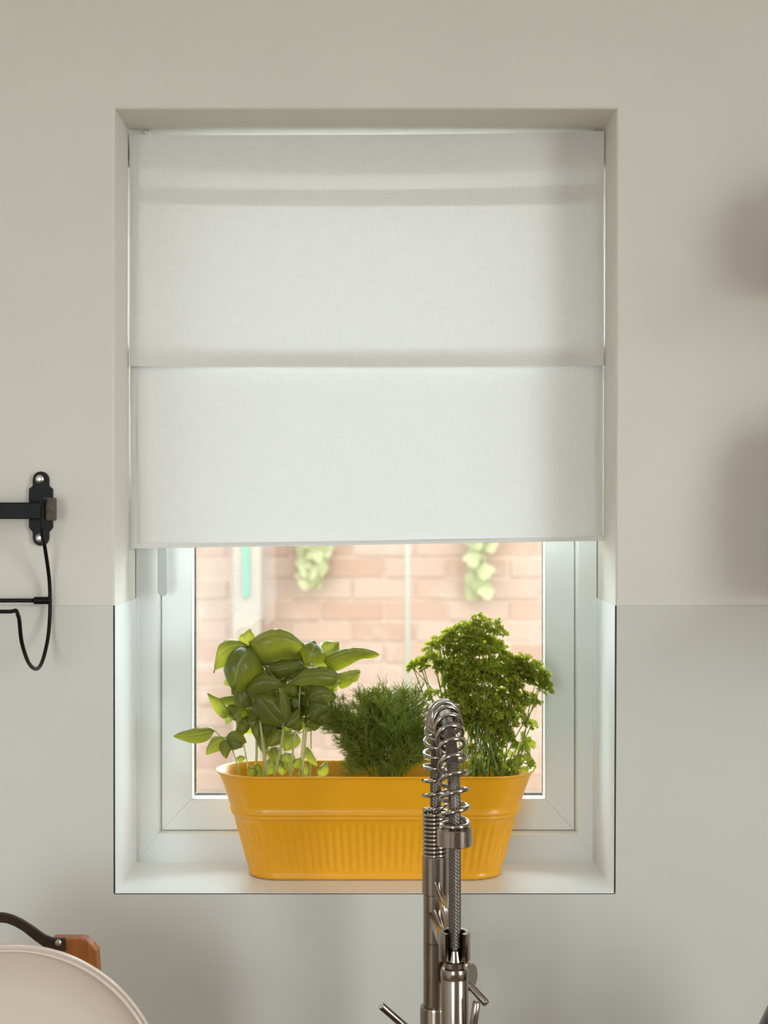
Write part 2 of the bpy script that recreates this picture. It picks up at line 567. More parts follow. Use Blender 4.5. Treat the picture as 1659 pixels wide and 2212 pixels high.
# ---- splashback sheet: U-shape around the opening, brown core showing at its cut edge
PT = 0.004
spl = MB()
U = [(RX0, 0.90), (RX1, 0.90), (RX1, SEAM), (xr(SEAM) + 0.0012, SEAM), (XR0 + 0.0012, SILL - 0.0012), (XL0 - 0.0012, SILL - 0.0012), (xl(SEAM) - 0.0012, SEAM), (RX0, SEAM)]
front = [(x, -PT, z) for x, z in U]; back = [(x, -0.0002, z) for x, z in U]
b0 = len(spl.v)
spl.v += [Vector(p) for p in front + back]
spl.f += [(0, 1, 4, 5), (1, 2, 3, 4), (0, 5, 6, 7)]
spl.f += [(8, 13, 12, 9), (9, 12, 11, 10), (8, 15, 14, 13)]
spl.f += [(i, i + 8, (i + 1) % 8 + 8, (i + 1) % 8) for i in range(8)]
spl.m = [0] * 6 + [0, 0, 0, 1, 1, 1, 0, 0]
spl.m[6 + 3] = 1
splash = tag(spl.build('trim_1', [M_panel, M_core]), 'pale grey splashback panel around and below the window', kind='structure')
ce = MB()
w = 0.0011
for (xa, za), (xb, zb) in (((xl(SEAM), SEAM), (XL0, SILL)), ((XL0, SILL), (XR0, SILL)), ((XR0, SILL), (xr(SEAM), SEAM))):
    if abs(za - zb) < 1e-6:
        ce.box((xa - w, -PT - 0.0003, za - w - 0.0004), (xb + w, -0.0005, za - 0.0004))
    else:
        s = -1 if xa < 0 else 1
        lo, hi = min(za, zb), max(za, zb)
        q = [(xl(lo) if s < 0 else xr(lo), lo), ((xl(lo) if s < 0 else xr(lo)) + s * w, lo), ((xl(hi) if s < 0 else xr(hi)) + s * w, hi), (xl(hi) if s < 0 else xr(hi), hi)]
        ce.prism(q if s > 0 else q[::-1], -0.0005, -PT - 0.0003)
ce.build('core_edge', M_core, splash)['label'] = 'dark brown cut edge of the panel around the opening'

# ---- reveal liners
ln = MB()
ln.prism([(xl(SILL) - 0.002, SILL), (xl(SILL) + 0.0005, SILL), (xl(SEAM) + 0.0005, SEAM), (xl(SEAM) - 0.002, SEAM)], REV, -PT)
tag(ln.build('trim_2', M_liner), 'white laminate lining of the left window reveal', kind='structure')
ln = MB()
ln.prism([(xr(SILL) - 0.0005, SILL), (xr(SILL) + 0.002, SILL), (xr(SEAM) + 0.002, SEAM), (xr(SEAM) - 0.0005, SEAM)], REV, -PT)
tag(ln.build('trim_3', M_liner), 'white laminate lining of the right window reveal', kind='structure')
tag(MB().box((XL0, -PT - 0.0006, SILL - 0.0004), (XR0, REV, SILL)).build('trim_4', M_sill), 'white laminate window sill under the planter', kind='structure')
# soft caulk beads in the corners between reveal and window frame
ck = MB()
ck.tube([(xl(SILL) + 0.001, REV, SILL + 0.002), (xl(SEAM) + 0.001, REV, SEAM)], 0.003, 8)
tag(ck.build('trim_5', M_liner, smooth=True), 'bead of sealant along the left side of the window frame', kind='structure')
ck = MB()
ck.tube([(xr(SILL) - 0.001, REV, SILL + 0.002), (xr(SEAM) - 0.001, REV, SEAM)], 0.003, 8)
tag(ck.build('trim_6', M_liner, smooth=True), 'bead of sealant along the right side of the window frame', kind='structure')

tag(MB().box((-2.2, WALL_T, 2.40), (2.2, WALL_T + 0.25, 2.50)).build('trim_7', M_ceil), 'added unseen overhang outside, shading the upper blind', kind='structure')  # overhang added out of view to dim the top of the blind

# ================================================================== WINDOW
win = empty('window_1', (-0.022, REV, SILL), 'white plastic casement window behind the blind', kind='structure')
DF = CAM_D + REV


def PX(px, d): return (px - 829.5) / FPX * d
def PZ(py, d): return CAM_Z - (py - 1106.0) / FPX * d


def rect_sides(name, loops, mat, parent, gap=0.00018):
    """four mitred sides swept through loops of (x0, x1, z0, z1, y)"""
    for side in range(4):
        L = []
        ends = []
        for (x0, x1, z0, z1, y) in loops:
            c = [(x0, z0), (x1, z0), (x1, z1), (x0, z1)]
            a, b = Vector((*c[side], 0)), Vector((*c[(side + 1) % 4], 0))
            d = (b - a).normalized() * gap
            a += d; b -= d
            ends.append(((a.x, y, a.y), (b.x, y, b.y)))
        mb = MB()
        n = len(ends)
        vs = [e[0] for e in ends] + [e[1] for e in ends]
        fs = [(i, i + n, (i + 1) % n + n, (i + 1) % n) for i in range(n)]
        fs += [tuple(range(n)), tuple(reversed(range(n, 2 * n)))]
        mb.add(vs, fs)
        mb.build(name, mat, parent)


ox0, ox1, oz0, oz1 = -0.3345, 0.2870, SILL - 0.001, TOP + 0.001
fx0, fx1, fz0, fz1 = PX(342, DF), PX(1247.5, DF), PZ(1801, DF), TOP - 0.010
Y0 = REV
rect_sides('frame_side', [
    (ox0, ox1, oz0, oz1, Y0 + 0.065), (ox0, ox1, oz0, oz1, Y0), (fx0 - 0.0015, fx1 + 0.0015, fz0 - 0.0015, fz1 + 0.0015, Y0),
    (fx0, fx1, fz0, fz1, Y0 + 0.0012), (fx0 + 0.002, fx1 - 0.002, fz0 + 0.002, fz1 - 0.002, Y0 + 0.0125),
    (fx0 + 0.002, fx1 - 0.002, fz0 + 0.002, fz1 - 0.002, Y0 + 0.065)], M_upvc, win)
sx0, sx1, sz0, sz1 = fx0 + 0.0028, fx1 - 0.0028, fz0 + 0.0028, fz1 - 0.0028
DS = CAM_D + Y0 + 0.010
gx0, gx1, gz0, gz1 = PX(413, DS), PX(1179, DS), PZ(1727, DS), TOP - 0.040
rect_sides('sash_side', [
    (sx0, sx1, sz0, sz1, Y0 + 0.06), (sx0, sx1, sz0, sz1, Y0 + 0.0112), (sx0 + 0.0012, sx1 - 0.0012, sz0 + 0.0012, sz1 - 0.0012, Y0 + 0.010),
    (gx0, gx1, gz0, gz1, Y0 + 0.010), (gx0, gx1, gz0, gz1, Y0 + 0.06)], M_upvc, win)
DG = CAM_D + Y0 + 0.026
hx0, hx1, hz0, hz1 = PX(419, DG), PX(1173.5, DG), PZ(1719, DG), gz1 - 0.006
rect_sides('glazing_bead', [
    (gx0 + 0.0001, gx1 - 0.0001, gz0 + 0.0001, gz1 - 0.0001, Y0 + 0.03), (gx0 + 0.0001, gx1 - 0.0001, gz0 + 0.0001, gz1 - 0.0001, Y0 + 0.0105),
    (gx0 + 0.0012, gx1 - 0.0012, gz0 + 0.0012, gz1 - 0.0012, Y0 + 0.0103), (hx0, hx1, hz0, hz1, Y0 + 0.022), (hx0, hx1, hz0, hz1, Y0 + 0.03)], M_upvc, win)
kx0, kx1, kz0, kz1 = hx0 + 0.0024, hx1 - 0.0010, hz0 + 0.0030, hz1 - 0.002
rect_sides('spacer_bar', [(gx0 + 0.001, gx1 - 0.001, gz0 + 0.001, gz1 - 0.001, Y0 + 0.034), (gx0 + 0.001, gx1 - 0.001, gz0 + 0.001, gz1 - 0.001, Y0 + 0.0325), (kx0, kx1, kz0, kz1, Y0 + 0.0325), (kx0, kx1, kz0, kz1, Y0 + 0.034)], M_spacer, win)
for yy in (0.031, 0.05):
    MB().box((gx0 + 0.001, Y0 + yy, gz0 + 0.001), (gx1 - 0.001, Y0 + yy + 0.0008, gz1 - 0.001)).build('pane', M_glass, win)

# window handle, hanging down on the left stile
hc = PX(351, CAM_D + Y0 - 0.03)
hd = MB()
hz = PZ(1287, CAM_D + Y0 - 0.028)
prof = []
hw = 0.0062
for k in range(9):
    an = PI + PI * k / 8
    prof.append((hc + hw * math.cos(an), hz + hw + hw * math.sin(an)))
prof += [(hc + hw, hz + 0.125), (hc - hw, hz + 0.125)]
def inset(pr, e):
    cx = sum(p[0] for p in pr) / len(pr); cz = sum(p[1] for p in pr) / len(pr)
    return [(cx + (x - cx) * (1 - e * 0.16), z + (0.0008 if z < cz else -0.0008) * e) for x, z in pr]
hd.rings([[(x, Y0 - 0.022, z) for x, z in prof], [(x, Y0 - 0.031, z) for x, z in prof], [(x, Y0 - 0.0325, z) for x, z in inset(prof, 1)]])
lev = hd.build('handle', M_handle, win)
lev['label'] = 'pale grey window handle hanging below the blind'
hb = MB().box((hc - 0.013, Y0 - 0.022, hz + 0.095), (hc + 0.013, Y0 + 0.0102, hz + 0.165), 0.002)
hb.build('handle_base', M_handle, lev)

# ================================================================== ROMAN BLIND
blind = empty('roman_blind', (-0.02, 0.10, TOP - 0.02), 'white linen roman blind half lowered over the window', 'blind')
rnd = random.Random(5)


def sheet(name, left, right, top, bottom, d, wav=0.0012, nx=60, nz=40, seed=0, parent=blind, bulge=0.0, mat=None):
    """cloth sheet; left/right/top/bottom are functions of 0..1 returning pixels"""
    mb = MB()
    ph = [random.Random(seed + i).uniform(0, 6.28) for i in range(6)]
    for j in range(nz + 1):
        v = j / nz
        for i in range(nx + 1):
            u = i / nx
            px = left(v) + (right(v) - left(v)) * u
            py = top(u) + (bottom(u) - top(u)) * v
            p = P(px, py, d)
            p.y += wav * (math.sin(3.1 * u * PI + ph[0] + 1.5 * v) * 0.6 + math.sin(5.7 * u + 2.2 * v * PI + ph[1]) * 0.5 + 0.3 * math.sin(11 * u + ph[2] - 3 * v)) + bulge * math.sin(PI * v)
            mb.v.append(p)
    for j in range(nz):
        for i in range(nx):
            a = j * (nx + 1) + i
            mb.f.append((a, a + nx + 1, a + nx + 2, a + 1)); mb.m.append(0)
    return mb.build(name, mat or M_fabric, parent, smooth=True)


def lin(a, b): return lambda t: a + (b - a) * t
def sag(a, m, b): return lambda t: a + (b - a) * t + (m - (a + b) / 2) * 4 * t * (1 - t)


DA = CAM_D + 0.093
DB = CAM_D + 0.104
tA = sag(291, 291, 284)
botA = sag(791, 793, 790)
def lA(v): return 280 - 3 * math.sin(PI * v) * 0 + (4 if v < 0.02 else 0)
sheet('fabric_panel', lin(279, 281), lin(1305, 1303), tA, botA, DA, 0.0012, 70, 60, seed=1)
sheet('fabric_panel', lin(281, 283), lin(1303, 1302), sag(748, 752, 746), sag(1184, 1176, 1167), DB, 0.0010, 70, 60, seed=2)
hs = [
    ('heading_hem', lin(280, 280), lin(1304, 1304), tA, sag(362, 380, 358), DA + 0.0035, 1),
    ('fold_pocket', lin(281, 281), lin(1303, 1303), sag(404, 410, 398), sag(440, 446, 440), DA + 0.003, 1),
    ('batten_pocket', lin(280, 280), lin(1304, 1304), sag(763, 768, 762), botA, DA + 0.0022, 1),
    ('weighted_hem', lin(283, 283), lin(1302, 1302), sag(1173, 1168, 1159), sag(1185, 1177, 1168), DB - 0.002, 2),
]
for nm, a, b, c, e, d, s in hs:
    sheet(nm, a, b, c, e, d, 0.0010, 70, 6, seed=s)
for (x0, x1, tp, bt, d, s) in ((280, 298, 292, 790, DA + 0.0016, 1), (1285, 1304, 286, 790, DA + 0.0016, 1), (282, 298, 752, 1178, DB - 0.0014, 2), (1285, 1302, 750, 1162, DB - 0.0014, 2)):
    sheet('side_hem', lin(x0, x0), lin(x1, x1), lin(tp, tp), lin(bt, bt), d, 0.0010, 4, 50, seed=s)
# head rail and the slim bar in the bottom hem
a, b = P(284, 300, DA + 0.012), P(1299, 300, DA + 0.012)
MB().box((a.x, a.y - 0.004, TOP - 0.050), (b.x, a.y + 0.006, TOP - 0.020), 0.001).build('head_rail', M_dowel, blind)
for px in (318, 1285):
    q = P(px, 300, DA + 0.012)
    MB().box((q.x - 0.004, q.y - 0.003, TOP - 0.021), (q.x + 0.004, q.y + 0.005, TOP - 0.0005), 0.001).build('bracket', M_dowel, blind)
a, b = P(286, 1181, DB + 0.002), P(1299, 1163.5, DB + 0.002)
bar = MB()
bar.tube([a.lerp(b, t / 20) - Vector((0, 0, 0.0014 * math.sin(PI * t / 20) * -1)) for t in range(21)], 0.0028, 8)
bar.build('weight_bar', M_dowel, blind, smooth=True)

# ================================================================== PLANTER
PD = 1.94
pc = Vector((PX(810.5, PD), PD - CAM_D, SILL + 0.0005))
planter = empty('herb_planter', pc, 'oval yellow enamel planter with fluted sides on the window sill', 'planter')
RIM_Z = 0.1365
BASE_A, BASE_B = 0.1645, 0.0415
RIM_A, RIM_B = 0.2065, 0.0620


def outline(a, b, n1, n2, flute=0.0):
    """stadium of half length a and half depth b: n1 steps on each long side, n2 round each end"""
    s = a - b
    pts = []
    def put(p, nn, i):
        e = flute * math.cos(2 * PI * i / 8)
        pts.append((p[0] + nn[0] * e, p[1] + nn[1] * e))
    for i in range(n1): put((-s + 2 * s * i / n1, -b), (0, -1), i)
    for i in range(n2):
        an = -PI / 2 + PI * i / n2
        put((s + b * math.cos(an), b * math.sin(an)), (math.cos(an), math.sin(an)), i)
    for i in range(n1): put((s - 2 * s * i / n1, b), (0, 1), i)
    for i in range(n2):
        an = PI / 2 + PI * i / n2
        put((-s + b * math.cos(an), b * math.sin(an)), (math.cos(an), math.sin(an)), i)
    return pts


def ab(t):
    f = t + 0.06 * math.sin(PI * t) * -1
    f = f + 0.05 * max(0, t - 0.8) ** 2 * 5
    return BASE_A + (RIM_A - BASE_A) * f, BASE_B + (RIM_B - BASE_B) * f


loops = []
prof = []
# (height fraction, extra outward, flute amplitude)
prof += [(0.0, -0.004, 0), (0.0, -0.001, 0), (0.006, 0.0008, 0), (0.03, 0.0010, 0), (0.042, 0.0006, 0), (0.05, -0.0004, 0)]
for k in range(13):
    t = 0.065 + (0.555 - 0.065) * k / 12
    am = 0.00085 * min(1.0, min(k, 12 - k) / 1.5)
    prof.append((t, -0.0004, am))
prof += [(0.575, 0.0002, 0), (0.583, 0.0013, 0), (0.592, 0.0018, 0), (0.601, 0.0013, 0), (0.610, 0.0003, 0), (0.622, 0.0013, 0), (0.632, 0.0018, 0), (0.642, 0.0012, 0), (0.652, 0, 0)]
for t in (0.70, 0.76, 0.82, 0.88, 0.93, 0.965, 0.98):
    prof.append((t, 0, 0))
for k in range(7):   # rolled rim
    an = -PI / 2 + PI * 1.15 * k / 6
    prof.append((0.985 + 0.013 * math.sin(an) + 0.002, 0.0006 + 0.0016 * math.cos(an), 0))
prof += [(0.985, -0.0016, 0), (0.93, -0.0018, 0), (0.8, -0.0018, 0), (0.6, -0.0018, 0)]
for (t, ex, fl) in prof:
    a, b = ab(t)
    # rim ends lift a touch
    ring = outline(a + ex, b + ex, 26 * 8, 14 * 8, fl)
    loops.append([(pc.x + x, pc.y + y, pc.z + t * RIM_Z) for x, y in ring])
mb = MB(); mb.rings(loops, cap0=True, cap1=True)
mb.build('planter_body', M_yellow, planter, angle=55)
# soil inside the planter
a, b = ab(0.72)
ring = outline(a - 0.004, b - 0.004, 24, 16)
sl = MB()
sz = pc.z + 0.72 * RIM_Z
rr = random.Random(3)
L = [[(pc.x + x, pc.y + y, pc.z + 0.62 * RIM_Z) for x, y in outline(ab(0.62)[0] - 0.004, ab(0.62)[1] - 0.004, 24, 16)]]
for f in (1.0, 0.8, 0.55, 0.3, 0.08):
    L.append([(pc.x + x * f, pc.y + y * f, sz + rr.uniform(-0.003, 0.003)) for x, y in ring])
sl.rings(L)
tag(sl.build('soil', M_soil, smooth=True), 'dark potting soil filling the yellow planter', 'soil', kind='stuff')

# ================================================================== HERBS
UP = Vector((0, 0, 1)); TOC = Vector((0, -1, 0))


def leaf_mesh(B, T, W, face, arch, cup, rng, tipdroop=0.0, nu=12, nv=8):
    ax = T - B
    L = ax.length
    ax = ax / L
    Nn = UP * (1 - face) + TOC * face
    Nn = (Nn - ax * Nn.dot(ax))
    if Nn.length < 1e-3: Nn = ax.orthogonal()
    Nn.normalize()
    S = ax.cross(Nn).normalized()
    mb = MB(); mb.uv = []
    ph = rng.uniform(0, 6.28); ph2 = rng.uniform(0, 6.28)
    rcup = rng.uniform(0.8, 1.5); skew = rng.uniform(-0.10, 0.10); curl = rng.uniform(0.0, 0.16) * L
    for i in range(nu + 1):
        s = i / nu
        c = B + ax * (L * s) + Nn * (arch * 4 * s * (1 - s)) - Nn * (curl * max(0, s - 0.55) ** 2 * 4) + S * (skew * L * math.sin(PI * s)) - UP * (tipdroop * s ** 3)
        wv = (math.sin(PI * s ** 0.66) ** 0.72) * (1 - 0.12 * s) if 0 < s < 1 else 0.0
        wv = max(wv * W * 0.5, 0.0004)
        tw = 0.30 * math.sin(2.6 * s + ph)
        for j in range(nv + 1):
            v = -1 + 2 * j / nv
            puff = 0.085 * W * abs(math.sin(PI * (7 * (s - 0.28 * abs(v))))) * (1 - abs(v)) * abs(v) * 2.5
            wob = 0.085 * W * math.sin(8 * s + ph2 + 2 * v) * v * v + 0.03 * W * math.sin(17 * s + ph + 3 * v) * v * v
            off = -cup * rcup * wv * v * v * 1.25 + puff + wob - 0.10 * W * math.exp(-(v / 0.12) ** 2) * 0.5
            lat = v * wv * (1 - 0.22 * cup * v * v)
            mb.v.append(c + S * (lat * math.cos(tw)) + Nn * (off + lat * math.sin(tw)))
            mb.uv.append((v, s))
    for i in range(nu):
        for j in range(nv):
            a = i * (nv + 1) + j
            mb.f.append((a, a + 1, a + nv + 2, a + nv + 1)); mb.m.append(0)
    return mb


# ---- BASIL.  C1 turns the coordinates of an enlarged view of the basil into pixels
def C1(x, y, d): return P(360 + x / 3.318, 1300 + y / 3.318, d)


BD = 1.925
basil = empty('basil_plant', (P(590, 1690, 1.94).x, 1.935 - CAM_D, sz), 'leafy basil plant with large cupped leaves in the yellow planter', 'plant')
rng = random.Random(11)
stems = [  # bottom -> top in C1 coordinates, radius mm, depth offsets mm
    ([(525, 1262), (495, 1130), (450, 1010), (428, 975)], 1.2, (8, 0, -6, -8)),
    ([(640, 1262), (645, 1080), (643, 950), (625, 780), (600, 560)], 2.2, (18, 16, 14, 10, 6)),
    ([(716, 1262), (695, 1060), (675, 900), (660, 780), (600, 640), (560, 520)], 2.0, (-12, -14, -15, -14, -8, -2)),
    ([(770, 1262), (815, 1070), (832, 950), (836, 890), (830, 760), (800, 560)], 2.2, (-16, -18, -20, -20, -14, -4)),
    ([(885, 1262), (908, 1050), (925, 920), (945, 820), (960, 600), (1000, 470)], 1.7, (-4, -6, -8, -8, -2, 2)),
    ([(968, 1262), (985, 1080), (1003, 880), (1015, 740), (1040, 560), (1045, 400)], 2.0, (-6, -6, -6, -4, 0, 0)),
    ([(1030, 1262), (1034, 1100), (1038, 900), (1070, 700), (1110, 520)], 1.3, (14, 16, 18, 18, 16)),
    ([(955, 1262), (965, 1100), (980, 890), (930, 700), (870, 480)], 1.3, (20, 22, 22, 20, 16)),
    ([(590, 1262), (560, 1060), (520, 880), (480, 740)], 1.2, (24, 24, 22, 20)),
    ([(690, 1262), (700, 1080), (720, 820), (690, 560), (600, 330)], 1.6, (26, 26, 22, 16, 10)),
]


def smooth_path(pts, per=6):
    out = []
    n = len(pts)
    for i in range(n - 1):
        p0, p1, p2, p3 = pts[max(i - 1, 0)], pts[i], pts[i + 1], pts[min(i + 2, n - 1)]
        for k in range(per):
            t = k / per
            out.append(0.5 * ((2 * p1) + (p2 - p0) * t + (2 * p0 - 5 * p1 + 4 * p2 - p3) * t * t + (3 * p1 - p0 - 3 * p2 + p3) * t ** 3))
    out.append(pts[-1])
    return out


stem_objs = []
for pts, r, dd in stems:
    q = [C1(x, y, BD + e / 1000) for (x, y), e in zip(pts, dd)]
    # carry the stem down into the soil
    b0 = q[0].copy(); b0.z = sz - 0.002
    b0.y = min(max(b0.y, pc.y - 0.035), pc.y + 0.035)
    path = smooth_path([b0] + q)
    m = len(path)
    o = MB().tube(path, [r / 1000 * (1 - 0.45 * i / (m - 1)) for i in range(m)], 8).build('stem', M_bstem, basil, smooth=True)
    stem_objs.append((o, path))

# base x,y  tip x,y  width mm  face  arch mm  cup  depth of base mm, depth change to tip mm, tip droop mm
LV = [
    (590, 300, 990, 275, 34, .38, 17, .75, -2, 4, 4),
    (560, 310, 600, 190, 18, .75, 2, .3, 4, 8, 0),
    (575, 310, 330, 455, 28, .45, 15, .6, 0, -4, 8),
    (610, 335, 470, 575, 56, .62, 16, .85, -10, -26, 8),
    (560, 615, 840, 575, 30, .50, 13, .7, -16, -4, 4),
    (700, 470, 925, 285, 24, .78, 4, .5, -2, 6, 0),
    (840, 445, 985, 320, 26, .70, 3, .4, 6, 8, 0),
    (720, 465, 960, 430, 22, .70, 3, .6, -10, -6, 2),
    (1060, 285, 1010, 425, 33, .70, 10, .9, -6, -14, 4),
    (1095, 370, 1235, 285, 26, .65, 4, .5, 10, 8, 0),
    (1125, 425, 1520, 335, 24, .55, 13, .7, -2, 4, 4),
    (1045, 490, 1235, 420, 22, .75, 4, .4, 6, 4, 2),
    (1205, 540, 1388, 488, 24, .45, 5, .6, 18, 6, 2),
    (1235, 530, 865, 575, 24, .55, 9, .55, -14, -14, 2),
    (1040, 560, 1258, 575, 19, .65, 5, .4, -8, -4, 0),
    (1010, 700, 1210, 640, 30, .50, 9, .6, -18, -4, 5),
    (1015, 860, 1160, 670, 30, .80, 5, .5, -16, -4, 0),
    (1010, 820, 1168, 745, 26, .78, 5, .5, -22, -6, 1),
    (1010, 690, 870, 615, 24, .70, 4, .4, 4, 8, 0),
    (836, 890, 655, 640, 36, .85, 4, .5, -24, -10, 4),
    (836, 888, 835, 612, 16, .80, 3, .4, -26, -4, 0),
    (836, 890, 960, 750, 14, .7, 3, .4, -22, 8, 0),
    (660, 800, 600, 630, 18, .75, 3, .5, -16, 2, 2),
    (665, 800, 690, 640, 22, .8, 3, .5, -20, 0, 2),
    (600, 750, 445, 530, 22, .70, 5, .5, -10, 6, 0),
    (590, 760, 530, 570, 24, .7, 4, .5, -12, 4, 0),
    (445, 820, 292, 648, 15, .50, -3, .6, 0, 10, 0),
    (500, 700, 385, 685, 14, .45, 4, .6, 10, 8, 1),
    (475, 840, 560, 740, 26, .8, 3, .4, 6, 4, 0),
    (480, 840, 410, 770, 22, .8, 3, .4, 8, 4, 0),
    (345, 925, 48, 942, 19, .68, 11, .55, -10, -2, 4),
    (425, 975, 568, 985, 24, .60, 10, .8, -12, -6, 4),
    (418, 985, 283, 1083, 21, .70, 5, .7, -10, -4, 2),
    (425, 985, 425, 1122, 15, .9, 5, .5, -16, -8, 0),
    (428, 985, 540, 1030, 17, .85, 4, .5, -16, -6, 2),
    (640, 830, 500, 920, 38, .80, 3, .4, 26, 10, 3),
    (635, 830, 655, 1005, 12, .85, 3, .5, -4, -6, 0),
    (625, 800, 620, 900, 14, .8, 2, .5, -8, -6, 0),
    (695, 900, 712, 1110, 15, .85, 2, .5, 12, -4, 0),
    (815, 920, 730, 1035, 18, .8, 3, .5, 2, -6, 0),
    (935, 950, 842, 1070, 21, .85, 3, .5, 4, -6, 0),
    (950, 740, 868, 700, 20, .7, 4, .5, -6, 4, 1),
    (995, 1042, 1085, 1180, 11, .55, 9, .6, -4, 2, 0),
    (1095, 1250, 1145, 1145, 12, .75, 3, .5, -10, 2, 0),
    (915, 1190, 962, 1118, 11, .7, 2, .5, -10, 0, 0),
    (500, 1125, 568, 1112, 8, .6, 2, .5, 0, 2, 0),
    (640, 1250, 585, 1180, 13, .7, 3, .5, -16, 2, 0),
    (640, 1255, 660, 1160, 12, .75, 2, .5, -14, 4, 0),
    (770, 1130, 700, 1240, 15, .8, 2, .5, 4, -4, 0),
    (760, 1040, 790, 1180, 16, .8, 2, .5, 0, -4, 0),
    (800, 1120, 830, 1245, 18, .8, 2, .5, 8, -4, 0),
    (850, 1080, 900, 1230, 18, .8, 2, .5, 8, -4, 0),
    (955, 1250, 1000, 1160, 10, .7, 2, .4, -6, 2, 0),
    (1170, 420, 1230, 300, 18, .7, 2, .4, 14, 4, 0),
    (700, 600, 830, 640, 20, .4, 4, .5, 4, 4, 0),
    (860, 590, 930, 680, 20, .6, 3, .5, 0, 0, 0),
    (1100, 640, 1205, 600, 16, .5, 4, .5, 6, 6, 0),
    (660, 760, 600, 860, 16, .8, 2, .5, -10, -4, 0),
    (870, 560, 700, 520, 24, .6, 5, .5, 8, 6, 0),
    (860, 520, 980, 490, 16, .6, 4, .5, -6, 2, 0),
    (650, 350, 720, 310, 14, .8, 2, .4, 0, 2, 0),
    (1000, 610, 1190, 700, 24, .7, 6, .6, -14, -2, 3),
    (990, 880, 1120, 800, 22, .75, 4, .5, -10, -2, 1),
    (560, 560, 470, 650, 20, .6, 5, .6, -4, 4, 3),
    (500, 880, 620, 830, 26, .75, 4, .5, 20, 6, 2),
    (880, 900, 960, 820, 18, .8, 3, .5, -12, 2, 0),
    (700, 930, 780, 860, 20, .8, 3, .5, -2, 2, 0),
]


def nearest_stem(p):
    best = min(stem_objs, key=lambda so: min((p - q).length for q in so[1]))
    return best, min(best[1], key=lambda q: (p - q).length)


def add_leaf(B, T, W, face, arch, cup, droop):
    mb = leaf_mesh(B, T, W, face, arch, cup, rng, droop)
    lf = mb.build('leaf', M_basil, basil, smooth=True)
    (so, path), q = nearest_stem(B)
    if (q - B).length > 0.003:
        mid = (q + B) / 2 + Vector((0, 0, -0.003))
        MB().tube(smooth_path([q, mid, B, B.lerp(T, 0.06)], 3), [0.0009] * 9 + [0.0006], 6).build('leaf_stalk', M_bstem, lf, smooth=True)


for (bx, by, tx, ty, wmm, fc, ar, cu, db, dt, dr) in LV:
    add_leaf(C1(bx, by, BD + db / 1000), C1(tx, ty, BD + (db + dt) / 1000), wmm * 1.42 / 1000, min(fc + 0.05, 0.9), ar / 1000, cu, dr / 1000)
# further leaves deeper inside the bush
fill_poly = [(540, 330), (1000, 300), (1200, 430), (1190, 780), (1000, 900), (940, 1010), (640, 1000), (470, 800), (450, 480)]


def inside(p, poly):
    x, y = p; c = False
    for i in range(len(poly)):
        (x1, y1), (x2, y2) = poly[i], poly[i - 1]
        if (y1 > y) != (y2 > y) and x < (x2 - x1) * (y - y1) / (y2 - y1) + x1: c = not c
    return c


k = 0
while k < 92:
    x, y = rng.uniform(450, 1200), rng.uniform(310, 1010)
    if not inside((x, y), fill_poly): continue
    an = rng.uniform(0, 2 * PI)
    ln_ = rng.uniform(90, 190)
    tx, ty = x + ln_ * math.cos(an), y - ln_ * 0.6 * math.sin(an)
    if not inside((tx, ty), fill_poly): continue
    k += 1
    d0 = rng.uniform(-2, 34)
    add_leaf(C1(x, y, BD + d0 / 1000), C1(tx, ty, BD + (d0 + rng.uniform(-8, 8)) / 1000), rng.uniform(22, 36) / 1000, rng.uniform(.35, .85), rng.uniform(2, 7) / 1000, rng.uniform(.4, .8), rng.uniform(0, 5) / 1000)


# ---- PARSLEY
def C2(x, y, d): return P(660 + x / 2.9625, 1300 + y / 2.9625, d)


def fan(mb, base, ax, nrm, R, spread, rg, ruffle, lobes=7, deep=0.42):
    S = ax.cross(nrm).normalized()
    nt_ = lobes * 4
    rs = (0.0, 0.35, 0.62, 0.82, 1.0)
    ph = rg.uniform(0, 6.28)
    b = len(mb.v)
    for i, r in enumerate(rs):
        for j in range(nt_ + 1):
            u = j / nt_
            th = (u - 0.5) * spread
            k = j % 4
            lob = 1.0 if k in (2,) else (0.93 if k in (1, 3) else 1 - deep)
            rad = r * R * (1 + (lob - 1) * r ** 2) * (0.9 + 0.1 * math.cos(th))
            z = ruffle * R * (r ** 2) * (math.sin(u * lobes * PI + ph) * 0.8 + 0.5 * math.sin(u * lobes * 2 * PI + ph * 1.7))
            z -= 0.30 * R * r * r
            mb.v.append(base + ax * (rad * math.cos(th)) + S * (rad * math.sin(th)) + nrm * z)
    w_ = nt_ + 1
    for i in range(len(rs) - 1):
        for j in range(nt_):
            a = b + i * w_ + j
            mb.f.append((a, a + 1, a + w_ + 1, a + w_)); mb.m.append(0)


